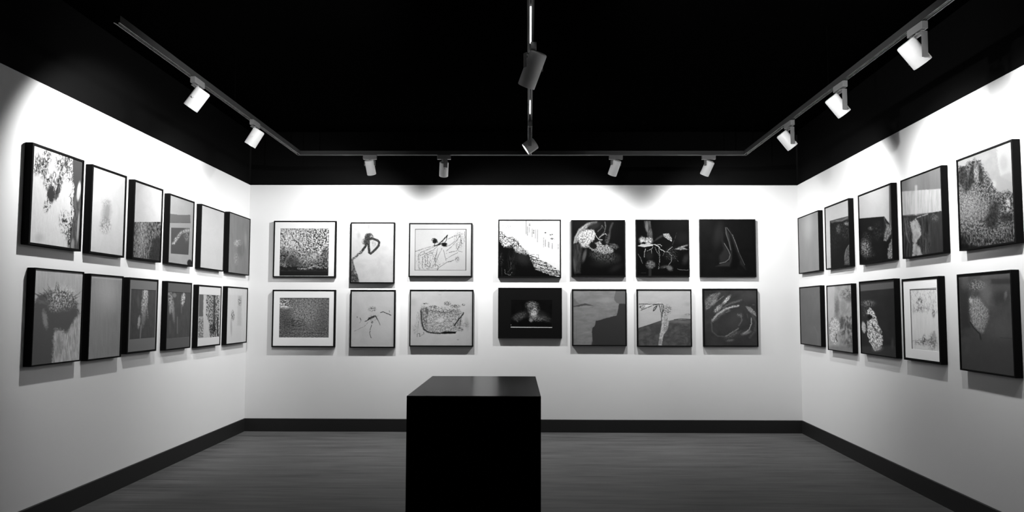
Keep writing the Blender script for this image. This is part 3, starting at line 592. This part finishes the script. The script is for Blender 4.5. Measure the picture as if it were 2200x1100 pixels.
@art('C5', ((120,138),(878,138),(887,928),(130,928)), 'grey abstract painting with a dark stepped mass at lower right', rim=.014)
def _(c):
    c.bg(128, 106, 8, 120, 40); c.p(c.ell(420,250,200,20,-3,.8,.2),112,.6); c.p(c.ell(600,290,90,40,0,.9),138,.5); c.p(c.ell(250,690,80,60,0,.9),120,.6); c.p(c.ell(330,740,60,10,-12,.7),140,.5); c.p(c.ell(230,200,80,30,0,.9),140,.4)
    c.p(c.poly([(140,375),(230,352),(300,338),(360,350),(430,372),(360,368),(300,365),(220,382),(140,388)],3,3), 62,.9); c.p(c.poly([(140,250),(190,320),(240,345),(140,370)],14,5),88,.6)
    c.p(c.poly([(732,150),(900,150),(900,345),(775,338),(740,325),(712,290),(708,250),(722,200)],3,2), 92)
    c.p(c.poly([(778,338),(900,345),(900,940),(390,940),(410,870),(402,740),(408,680),(440,650),(455,578),(500,572),(600,540),(700,515),(740,505),(760,430)],4,4), 50); c.p(c.poly([(392,940),(402,850),(420,850),(425,940)],14),60,.5)
    c.p(c.line([(766,390),(752,470),(735,508)],4,2),160,.5); c.p(c.dots(c.line([(720,430),(745,480),(690,510)],20,8),8,8,.6),75,.6); c.p(c.line([(190,560),(185,760),(195,880)],3,3),90,.4)
@art('C6', ((1020,138),(1782,138),(1795,940),(1033,937)), 'grey painting of a bent pale trunk over a dark hillside', rim=.014)
def _(c):
    c.bg(172, 165, 4, 140, 60); c.p(c.ell(1730,350,40,30,0,.9),150,.6); c.p(c.dots(c.ell(1735,490,40,10,0,.6),20,6,.4),95,.8); c.p(c.ell(1700,520,60,24,0,.9),140,.5)
    c.p(c.poly([(1030,690),(1130,655),(1260,612),(1370,575),(1480,580),(1560,560),(1800,558),(1800,950),(1030,950)],3,3), c.tex(62,90,70,50,.5,.5)); c.p(c.line([(1050,680),(1180,640),(1370,575)],6,3),40,.8); c.p(c.ell(1300,700,60,60,0,.9),58,.5)
    c.p(c.line([(1540,562),(1640,548),(1790,558)],7,3),50); c.p(c.ell(1640,590,150,20,2,.7),112,.6)
    c.p(c.poly([(1375,440),(1440,440),(1455,520),(1472,590),(1462,660),(1440,720),(1400,765),(1385,830),(1375,920),(1325,918),(1345,760),(1370,640),(1375,560)],5,4), c.tex(135,190,9,18,.42,.3)); c.p(c.dots(c.poly([(1410,460),(1450,520),(1470,600),(1440,720),(1390,740),(1400,600)],5),7,10,.56),70,.8)
    c.p(c.poly([(1340,830),(1372,830),(1370,905),(1330,905)],6,3),125,.8)
    c.p(c.poly([(1060,345),(1250,335),(1350,325),(1380,355),(1250,365),(1110,430),(1060,430)],4,4), 192); c.p(c.dots(c.ell(1095,380,45,34,0,.4),14,10,.5),50,.85)
    for q in ([(1055,347),(1200,347),(1330,345),(1380,350)],[(1080,430),(1180,390),(1260,358),(1320,350)],[(1330,350),(1352,420),(1365,480),(1368,570)],[(1310,362),(1270,430),(1250,445),(1262,400),(1300,370)],[(1345,345),(1385,350),(1400,420),(1380,470)],[(1365,360),(1380,440),(1378,520)],[(1270,430),(1300,390)]): c.p(c.line(q,9,3,.12,3), 30,.9)
    c.p(c.dots(c.ell(1440,420,60,60,0,.5),12,9,.6), 40,.85); c.p(c.line([(1440,385),(1500,398)],5,2,.2),40); c.p(c.line([(1430,450),(1475,460)],5,2,.2),40); c.p(c.line([(1180,320),(1300,325)],4,2,.3),110,.7)
@art('C7', ((193,130),(952,130),(970,937),(212,937)), 'dark grey painting of a pale swirling oval vortex', rim=.014)
def _(c):
    c.bg(58, 48, 5, 120, 120); c.p(c.ell(850,230,110,70,0,.9),74,.6); c.p(c.ell(300,180,100,40,0,.8),34,.6)
    c.p(c.poly([(235,420),(225,300),(300,215),(420,185),(445,195),(400,250),(380,310),(290,400),(240,430)],14,10), c.tex(60,130,20,9,.5,.4,-40)); c.p(c.ell(350,320,50,26,-50,.5,.2), 135,.6)
    c.p(c.dots(c.ell(520,290,80,24,-48,.5),16,6,.42,-48), 195); c.p(c.dots(c.ell(405,410,66,30,-45,.5),14,7,.42,-45), 175); c.p(c.line([(390,310),(480,235)],9,6,.3,6),130,.7)
    c.p(c.line([(470,400),(560,345),(640,320),(730,290)],26,12,.25,8),105,.7); c.p(c.line([(330,570),(400,490),(500,420),(600,385),(690,368)],14,8,.3,8), c.tex(90,215,11,9,.5,.2)); c.p(c.dots(c.line([(330,570),(400,490),(500,420),(600,385),(690,368)],30,10),8,8,.45), 190,.8); c.p(c.dots(c.line([(340,580),(430,490),(560,430)],44,16),9,9,.5), 120,.8)
    c.p(c.line([(318,600),(325,720),(400,790),(520,800),(620,740),(690,680)],12,10,.1,6), 92,.6); c.p(c.line([(520,790),(620,730),(665,705),(690,680)],13,6,.2,6),150,.7)
    c.p(c.line([(680,490),(730,510),(740,570),(700,640)],16,10,.2,8), 120,.7); c.p(c.ell(640,590,90,120,20,.8,.1), 70,.5); c.p(c.dots(c.ell(715,500,40,28,0,.5),10,9,.5),120,.7)
    c.p(c.poly([(790,375),(860,385),(930,460),(940,520),(880,480),(830,440)],9,8), c.tex(80,150,9,9,.45,.3)); c.p(c.line([(870,540),(872,620),(840,700),(760,755)],12,6,.08,5), 165,.85); c.p(c.ell(800,745,66,22,-18,.6,.2),130,.7)
    c.p(c.line([(880,480),(935,600),(920,720),(850,810)],30,16,.2,8),85,.6); c.p(c.dots(c.ell(575,850,50,16,-8,.6),14,6,.35),100); c.p(c.dots(c.ell(620,770,110,26,-25,.6),18,7,.45),90); c.p(c.line([(810,480),(825,540)],6,5),90,.6); c.p(c.ell(900,355,20,8),90,.6)
# ---- right wall, upper row
@art('R1', ((62,340),(285,262),(300,912),(80,942)), 'plain mid grey picture with a soft pale glow, upper row beside the right corner', rim=.010)
def _(c): c.bg(172, 142, 4, 40, 160); c.p(c.ell(175,420,60,150,0,.9),200,.6); c.p(c.ell(250,600,40,400,0,.9),140,.4)
@art('R2', ((347,228),(610,132),(628,862),(370,897)), 'picture with a pale blank top and left margin around a black print', rim=.014)
def _(c):  # tones of this picture include a painted glazing reflection
    c.bg(215, 185, 3, 60, 100); m = c.poly([(403,376),(500,352),(650,318),(650,900),(418,880)],3,1); c.p(m, 26)
    c.p(m*c.poly([(403,376),(650,318),(650,350),(520,385),(420,400)],8,4), 105,.8); c.p(m*c.dots(c.ell(595,410,34,20,0,.5),9,9,.4),190); c.p(m*c.dots(c.ell(495,465,22,45,0,.5),8,10,.45),120); c.p(m*c.dots(c.ell(570,470,80,110,0,.6),7,14,.6),75,.8); c.p(m*c.dots(c.ell(450,560,60,160,0,.6),7,20,.6),50,.8); c.p(c.line([(470,375),(530,380),(590,345)],8,6,.2),150,.6)
    c.p(c.poly([(560,845),(558,740),(585,670),(620,620),(640,640),(635,850)],5,4), c.tex(40,120,7,9,.45,.3)); c.p(c.line([(560,800),(575,690),(618,622)],6,3),140,.6)
@art('R3', ((707,98),(1071,-38),(1085,795),(730,843)), 'picture with a pale upper half above a black rocky print', rim=.014)
def _(c):
    c.bg(205, 180, 3, 100, 100); c.p(c.poly([(1042,-60),(1100,-60),(1090,420),(1040,420)],4), 92)
    c.p(c.poly([(700,352),(985,333),(990,500),(1100,480),(1100,900),(700,900)],3,1), 24); c.p(c.poly([(985,335),(1050,420),(1090,300),(1100,600),(1060,560),(1000,600),(975,560)],6,3), 40)
    c.p(c.poly([(1040,420),(1080,320),(1090,480),(1060,480)],6,4), 110,.9); c.p(c.poly([(985,350),(1000,400),(1030,420),(1060,440),(1060,520),(1010,600),(980,590),(985,520),(1010,440)],8,6), c.tex(70,170,7,16,.5,.3))
    c.p(c.dots(c.ell(790,670,55,90,-10,.5,.2),7,12,.46),165); c.p(c.dots(c.ell(800,560,50,60,0,.6),7,12,.6),70); c.p(c.dots(c.ell(840,460,26,20,0,.5),8,9,.5),110); c.p(c.dots(c.ell(860,730,34,34,0,.5),8,12,.55),90); c.p(c.dots(c.ell(920,500,50,110,0,.5),6,18,.62),60)
    c.p(c.poly([(1020,790),(1020,680),(1050,600),(1075,550),(1090,560),(1090,790)],7,8), c.tex(40,190,8,9,.45,.3)); c.p(c.ell(1042,740,24,24,0,.5),160,.7); c.p(c.ell(900,700,70,90,0,.8),28,.7)
@art('R4', ((122,395),(440,277),(465,970),(140,1010)), 'banded grey painting with a white waterfall shape over darkness', rim=.010)
def _(c):
    c.bg(128, 120, 6, 14, 200); c.p(c.poly([(110,480),(450,460),(450,640),(110,668)],4,2), c.tex(178,205,12,160,.5,.4)); c.p(c.poly([(355,250),(450,250),(450,460),(355,462)],8),128,.6)
    c.p(c.ell(215,400,40,90,0,.8),160,.5); c.p(c.line([(240,440),(238,700)],16,10),215,.7)
    c.p(c.poly([(110,668),(180,672),(250,668),(450,635),(480,1020),(110,1020)],3,3), c.tex(36,82,8,120,.5,.35)); c.p(c.poly([(350,670),(450,650),(480,1020),(350,1020)],14,4), 58,.8); c.p(c.dots(c.ell(385,690,30,30,0,.5),12,12,.45),115,.7)
    c.p(c.poly([(190,720),(240,690),(275,760),(278,820),(240,890),(272,930),(290,985),(210,990),(215,890),(205,800)],7,6), c.tex(150,195,20,40,.4,.4)); c.p(c.line([(150,690),(160,800),(185,880)],5,3,.2),160,.6); c.p(c.dots(c.ell(215,690,60,24,0,.5),9,9,.5),60); c.p(c.line([(250,685),(330,660)],8,4,.3),190,.8); c.p(c.dots(c.ell(170,760,24,90,0,.5),5,30,.58),130,.7); c.p(c.dots(c.ell(320,900,30,100,0,.5),5,40,.58),110,.6)
@art('R5', ((563,232),(1005,70),(1027,890),(583,950)), 'large picture of grainy dark rocks under a pale sky, nearest on the right upper row', rim=.012)
def _(c):
    c.bg(185, 195, 6, 60, 60); c.p(c.poly([(880,100),(1020,60),(1020,420),(960,400),(900,360),(880,200)],10,8), 222,.8); c.p(c.ell(930,260,30,60,0,.5), 190,.7); c.p(c.poly([(890,370),(980,330),(1000,380),(1010,520),(890,500)],14,6),188,.7); c.p(c.ell(850,430,20,30,0,.7),230,.7)
    hill = c.poly([(560,290),(620,280),(650,250),(700,228),(750,240),(770,300),(830,400),(860,470),(900,500),(960,480),(1030,520),(1050,960),(560,970)],12,14)
    c.p(hill, c.tex(42,172,9,12,.5,.25)); c.p(hill*c.ell(650,600,100,130,0,.7,.2), c.tex(105,200,8,10,.42,.25),.8); c.p(hill*c.ell(800,640,70,70,0,.7,.2), c.tex(70,190,9,9,.45,.25),.7)
    for e in ((605,350,36,80,0),(680,350,24,90,8),(748,350,20,80,-6),(645,430,30,60,20),(850,640,40,90,12),(830,720,50,60,0),(950,690,60,34,0)): c.p(hill*c.ell(*e, soft=.5, w=.25), c.tex(22,80,8,14,.5,.3),.85)
    c.p(c.ell(715,330,20,70,0,.4,.15), c.tex(90,190,8,14,.45,.3)); c.p(hill*c.poly([(560,860),(640,800),(760,850),(900,840),(1050,700),(1050,970),(560,980)],40,10), c.tex(25,160,6,24,.56,.2),.85); c.p(c.poly([(560,890),(640,900),(800,920),(1040,900),(1040,990),(560,990)],14,8), 22,.8); c.p(c.ell(600,880,40,60,0,.8),20,.7)
    c.p(c.dots(c.ell(960,590,16,50,0,.5),9,12,.4),225)
# ---- right wall, lower row
@art('S1', ((80,190),(315,178),(340,868),(105,835)), 'plain dark grey picture, lower row beside the right corner', rim=.010)
def _(c): c.bg(108, 96, 3, 60, 160); c.p(c.line([(250,640),(290,720),(300,860)],12,10),118,.4)
@art('S2', ((382,180),(657,150),(705,942),(415,903)), 'blotchy light and dark grey picture, lower row second from the right corner', rim=.010)
def _(c):
    c.bg(168, 130, 16, 40, 90); c.p(c.poly([(385,180),(470,180),(470,520),(420,600),(400,560)],10),180,.7); c.p(c.ell(500,420,22,90,0,.7,.3),100,.8); c.p(c.dots(c.ell(610,270,60,60,30,.6),12,12,.5),85,.8); c.p(c.ell(640,320,40,40,0,.7,.2),95,.7)
    c.p(c.poly([(530,540),(690,500),(720,930),(560,800)],30,20), c.tex(65,150,22,50,.52,.3),.85); c.p(c.ell(560,580,24,60,0,.6,.2),80,.8)
    c.p(c.poly([(415,620),(440,550),(480,530),(540,600),(530,680),(500,730),(510,830),(480,850),(430,780)],8,10), c.tex(130,205,12,14,.42,.3)); c.p(c.line([(500,720),(495,770),(512,800)],10,5),50,.8); c.p(c.line([(440,560),(420,620),(425,720)],5,3,.3),70,.6); c.p(c.line([(438,545),(452,535),(460,550),(448,560),(438,545)],5),80,.8)
    c.p(c.poly([(410,860),(700,840),(720,960),(410,930)],24,6),112,.7); c.p(c.ell(610,750,40,40,0,.8),150,.6)
@art('S3', ((750,127),(1145,102),(1185,998),(783,942)), 'almost black picture with a pale knotted root shape and a painted reflection strip on top', rim=.010)
def _(c):
    c.bg(32, 46, 3, 120, 120); c.p(c.poly([(760,160),(1150,140),(1150,212),(765,235)],4,1), 78); c.p(c.poly([(760,120),(1150,100),(1150,135),(765,165)],6),42); c.p(c.poly([(780,860),(1190,850),(1190,1010),(780,950)],20),58,.6)  # grey strip along the top is a reflection painted in
    c.p(c.poly([(835,500),(845,440),(875,418),(905,450),(950,540),(968,610),(1010,700),(1025,790),(1010,880),(935,920),(880,830),(850,740),(848,660),(840,580),(880,560),(900,530),(870,500)],6,9), c.tex(70,215,9,18,.46,.22,-20))
    c.p(c.ell(875,530,26,22,0,.4,.2),20); c.p(c.line([(900,620),(960,700),(1010,730)],12,6,.2,6),40,.7); c.p(c.ell(805,645,24,64,-8,.25,.12), c.tex(120,170,9,14,.4,.3)); c.p(c.dots(c.ell(850,375,70,34,0,.6),7,14,.5),125,.9); c.p(c.dots(c.ell(820,450,30,70,0,.6),6,20,.6),90,.8); c.p(c.ell(965,890,50,26,-10,.8),130,.6); c.p(c.ell(1130,830,14,50,0,.8),80,.5)
@art('S4', ((55,152),(355,125),(385,845),(85,810)), 'pale scratched print in a white mount, lower row of the right wall', win=((118,235),(360,742)), matv=196, rim=.020)
def _(c):
    c.bg(186, 176, 6, 6, 120); c.p(c.dots(c.poly([(120,240),(360,240),(360,430),(130,430)],20),5,30,.64),115,.6); c.p(c.line([(118,240),(332,234)],7,2),45); c.p(c.line([(121,240),(146,740)],6,2),60)
    c.p(c.dots(c.ell(200,335,24,34,10,.5),5,20,.5),55,.8); c.p(c.dots(c.ell(210,400,60,24,0,.5),5,20,.54),85,.7); c.p(c.dots(c.ell(313,432,12,34,0,.5),7,9,.35),95,.9); c.p(c.dots(c.ell(240,665,90,26,0,.6),14,9,.5),105,.8); c.p(c.dots(c.ell(310,660,34,60,0,.5,.2),9,12,.42),85,.75); c.p(c.dots(c.ell(240,650,14,40,0,.5),6,14,.45),80)
    c.p(c.line([(350,480),(355,720)],10,6,.3),140,.5); c.p(c.line([(320,580),(322,700)],16,8,.2),110,.6)
@art('S5', ((507,112),(948,75),(990,955),(537,893)), 'large dark grey picture with a faint textured leaf form, nearest in the right lower row', rim=.012)
def _(c):
    c.bg(58, 62, 4, 40, 60); c.p(c.poly([(780,150),(950,150),(950,190),(780,190)],10),40,.7); c.p(c.poly([(700,120),(960,90),(960,130),(700,150)],14),72,.7); c.p(c.poly([(500,150),(600,150),(610,500),(640,600),(540,620)],24,8),38,.8); c.p(c.ell(570,170,34,60,0,.8,.2),74,.7)
    c.p(c.ell(740,270,50,100,-10,.8,.2), 92,.7); c.p(c.poly([(615,310),(680,300),(760,400),(765,470),(720,590),(680,575),(620,510),(610,400)],14,8), c.tex(72,130,6,12,.48,.3)); c.p(c.dots(c.ell(670,430,54,130,-14,.6),5,12,.58),165,.6); c.p(c.line([(612,500),(640,545),(690,595),(700,640)],8,6),28,.8)
    c.p(c.dots(c.ell(665,200,60,40,0,.6),8,10,.55),140,.7); c.p(c.dots(c.ell(615,320,14,26,0,.5),6,8,.4),170,.8); c.p(c.ell(897,285,12,34,8,.6,.2),118,.8); c.p(c.ell(860,300,60,50,0,.8,.2),40,.6); c.p(c.ell(860,560,110,90,0,.9,.2),76,.6); c.p(c.ell(600,580,50,34,0,.8),66,.6); c.p(c.ell(590,720,16,40,0,.8),80,.5); c.p(c.line([(855,625),(965,632)],5,3,.3),38,.6)
    c.p(c.poly([(540,640),(970,640),(1000,960),(540,900)],50,4),58,.6)

PLACE = {'L1': (-3.828, -3.291, 1.929, 2.617), 'L2': (-3.194, -2.739, 1.926, 2.612), 'L3': (-2.625, -2.158, 1.928, 2.609), 'L4': (-2.039, -1.549, 1.929, 2.595), 'L5': (-1.397, -0.829, 1.925, 2.6), 'L6': (-0.711, -0.097, 1.918, 2.622), 'M1': (-3.757, -3.241, 1.112, 1.779), 'M2': (-3.167, -2.734, 1.105, 1.772), 'M3': (-2.654, -2.191, 1.122, 1.769), 'M4': (-2.031, -1.552, 1.113, 1.766), 'M5': (-1.415, -0.863, 1.102, 1.756), 'M6': (-0.714, -0.12, 1.094, 1.765), 'B1': (-3.051, -2.269, 1.899, 2.607), 'B2': (-2.088, -1.536, 1.828, 2.591), 'B3': (-1.359, -0.568, 1.907, 2.583), 'B4': (-0.246, 0.537, 1.9, 2.627), 'B5': (0.666, 1.333, 1.912, 2.623), 'B6': (1.467, 2.128, 1.915, 2.628), 'B7': (2.259, 2.95, 1.916, 2.634), 'C1': (-3.047, -2.263, 1.035, 1.746), 'C2': (-2.076, -1.519, 1.03, 1.747), 'C3': (-1.34, -0.551, 1.048, 1.751), 'C4': (-0.243, 0.546, 1.151, 1.776), 'C5': (0.672, 1.344, 1.06, 1.761), 'C6': (1.472, 2.146, 1.054, 1.762), 'C7': (2.288, 2.959, 1.057, 1.771), 'R1': (-0.135, -0.78, 1.948, 2.635), 'R2': (-0.954, -1.563, 1.948, 2.637), 'R3': (-1.769, -2.418, 1.946, 2.627), 'R4': (-2.576, -3.175, 1.941, 2.612), 'R5': (-3.368, -3.965, 1.936, 2.606), 'S1': (-0.136, -0.781, 1.096, 1.786), 'S2': (-0.955, -1.575, 1.075, 1.775), 'S3': (-1.743, -2.42, 1.088, 1.784), 'S4': (-2.545, -3.089, 1.09, 1.77), 'S5': (-3.325, -3.907, 1.073, 1.768)}
GAIN = {'L1': 3.25, 'L2': 3.31, 'L3': 3.67, 'L4': 3.92, 'L5': 3.06, 'L6': 2.57, 'M1': 1.01, 'M2': 1.07, 'M3': 1.34, 'M4': 1.9, 'M5': 2.07, 'M6': 1.88, 'B1': 2.54, 'B2': 4.75, 'B3': 5.35, 'B4': 4.07, 'B5': 5.04, 'B6': 4.63, 'B7': 4.06, 'C1': 1.43, 'C2': 1.81, 'C3': 2.06, 'C4': 1.79, 'C5': 1.86, 'C6': 2.02, 'C7': 1.82, 'R1': 3.1, 'R2': 2.95, 'R3': 3.68, 'R4': 3.29, 'R5': 4.73, 'S1': 1.84, 'S2': 1.85, 'S3': 1.36, 'S4': 1.03, 'S5': 1.13}

def make_picture(key, A):
    u0, u1, h0, h1 = PLACE[key]; k0 = key[0]
    if k0 in 'LM': o = Vector((XL, YB, 0)); t = Vector((tl_[0], tl_[1], 0)); n = Vector((NL[0], NL[1], 0)); T = .055
    elif k0 in 'BC': o = Vector((0, YB, 0)); t = Vector((1, 0, 0)); n = Vector((0, -1, 0)); T = .045
    else: o = Vector((XR, YB, 0)); t = Vector((tr_[0], tr_[1], 0)); n = Vector((NR[0], NR[1], 0)); T = .052
    W = abs(u1 - u0); H = h1 - h0; mid = (u0 + u1) / 2
    xdir = t if u1 > u0 else -t
    base = o + t * mid + Vector((0, 0, h0))
    rows = {'L': ('upper row of framed pictures on the left wall'), 'M': 'lower row of framed pictures on the left wall', 'B': 'upper row of framed pictures on the back wall',
            'C': 'lower row of framed pictures on the back wall', 'R': 'upper row of framed pictures on the right wall', 'S': 'lower row of framed pictures on the right wall'}
    root = tag(empty('framed_picture', base, math.atan2(xdir.y, xdir.x)), A['label'], 'picture', rows[k0])
    rim = A['rim']; x0, x1 = -W / 2, W / 2
    # local: x to the viewer's right, y into the wall, z up; the wall face is y = 0
    F0, REC = -T, .007
    bm = bmesh.new()
    def ring(x0, x1, z0, z1, y): return [bm.verts.new(p) for p in ((x0, y, z0), (x1, y, z0), (x1, y, z1), (x0, y, z1))]
    b = .0012
    rs = [ring(x0 + b * 3, x1 - b * 3, b * 3, H - b * 3, -.0005), ring(x0, x1, 0, H, -.004), ring(x0, x1, 0, H, F0 + b), ring(x0 + b, x1 - b, b, H - b, F0),
          ring(x0 + rim - b, x1 - rim + b, rim - b, H - rim + b, F0), ring(x0 + rim, x1 - rim, rim, H - rim, F0 + b), ring(x0 + rim, x1 - rim, rim, H - rim, F0 + REC + .004)]
    for p, q in zip(rs[:-1], rs[1:]):
        for i in range(4): bm.faces.new((p[i], p[(i + 1) % 4], q[(i + 1) % 4], q[i]))
    bm.faces.new(rs[0]); bm.faces.new(rs[-1][::-1])
    bm_obj('frame', bm, M_FRAME, root)
    # picture window in frame uv (v measured downwards)
    Hm = homog(A['quad'], ((0, 0), (1, 0), (1, 1), (0, 1))); Hi = np.linalg.inv(Hm)
    iu0, iu1, iv0, iv1 = rim / W, 1 - rim / W, rim / H, 1 - rim / H
    gain = (A['gain'] or GAIN[key]) * {'L1': .8}.get(key, {'L': .93, 'B': .86, 'R': .93}.get(k0, 1))
    ya = F0 + REC
    if A['win']:
        (ax, ay), (bx, by) = A['win']
        a0, b0 = happly(Hm, ax, ay); a1, b1 = happly(Hm, bx, by)
        a0, b0 = max(a0, iu0 + .004), max(b0, iv0 + .004); a1, b1 = min(a1, iu1 - .004), min(b1, iv1 - .004)
        mv = float(lin(A['matv'])) / gain
        bm = bmesh.new(); e = .0003
        X0, X1, Z1, Z0 = x0 + rim + e, x1 - rim - e, H - rim - e, rim + e
        wx0, wx1, wz1, wz0 = x0 + a0 * W, x0 + a1 * W, H - b0 * H, H - b1 * H
        rr = [ring(X0, X1, Z0, Z1, ya - .0025), ring(wx0, wx1, wz0, wz1, ya - .0025), ring(wx0 + .001, wx1 - .001, wz0 + .001, wz1 - .001, ya - .0006)]
        for p, q in zip(rr[:-1], rr[1:]):
            for i in range(4): bm.faces.new((p[i], p[(i + 1) % 4], q[(i + 1) % 4], q[i]))
        mm = mat('mount_board_%s' % ('white' if A['matv'] > 150 else 'grey' if A['matv'] > 50 else 'black'), min(mv, .85), .8, .02, nscale=60, namt=.02)
        bm_obj('mount', bm, mm, root)
    else: a0, a1, b0, b1 = iu0, iu1, iv0, iv1
    q = np.array(A['quad'], float); sc = {'L': 3.7, 'M': 4.1, 'B': 6.47, 'C': 6.3, 'R': 4.4, 'S': 4.6}[k0]
    if key == 'B5': sc = 8.15
    pw = max(np.hypot(*(q[1] - q[0])), np.hypot(*(q[2] - q[3]))) / sc * (a1 - a0); ph = max(np.hypot(*(q[3] - q[0])), np.hypot(*(q[2] - q[1]))) / sc * (b1 - b0)
    nx, ny = int(pw * 1.6) + 8, int(ph * 1.5) + 8
    c = Cv(Hi, a0, a1, b0, b1, nx, ny, sum(ord(ch) * (i + 3) for i, ch in enumerate(key)))
    A['fn'](c)
    val = np.clip(lin(np.clip(c.I, 0, 255)) / gain, .0005, .9)
    uu, vv = np.meshgrid(np.linspace(a0, a1, nx + 1), np.linspace(b0, b1, ny + 1))
    co = np.stack([x0 + uu * W, np.full(uu.shape, ya), H - vv * H], -1).reshape(-1, 3)
    idx = np.arange((nx + 1) * (ny + 1)).reshape(ny + 1, nx + 1)
    fc = np.stack([idx[:-1, :-1], idx[1:, :-1], idx[1:, 1:], idx[:-1, 1:]], -1).reshape(-1, 4)
    me = bpy.data.meshes.new('artwork'); me.vertices.add(len(co)); me.vertices.foreach_set('co', co.ravel())
    me.loops.add(fc.size); me.loops.foreach_set('vertex_index', fc.ravel().astype(np.int32))
    me.polygons.add(len(fc)); me.polygons.foreach_set('loop_start', (np.arange(len(fc)) * 4).astype(np.int32)); me.update(calc_edges=True)
    ca = me.color_attributes.new('Paint', 'FLOAT_COLOR', 'POINT')
    col = np.ones((len(co), 4)); col[:, :3] = val.reshape(-1, 1); ca.data.foreach_set('color', col.ravel())
    me.materials.append(M_ART); link('artwork', me, None, root)
for k_, A_ in ART.items(): make_picture(k_, A_)
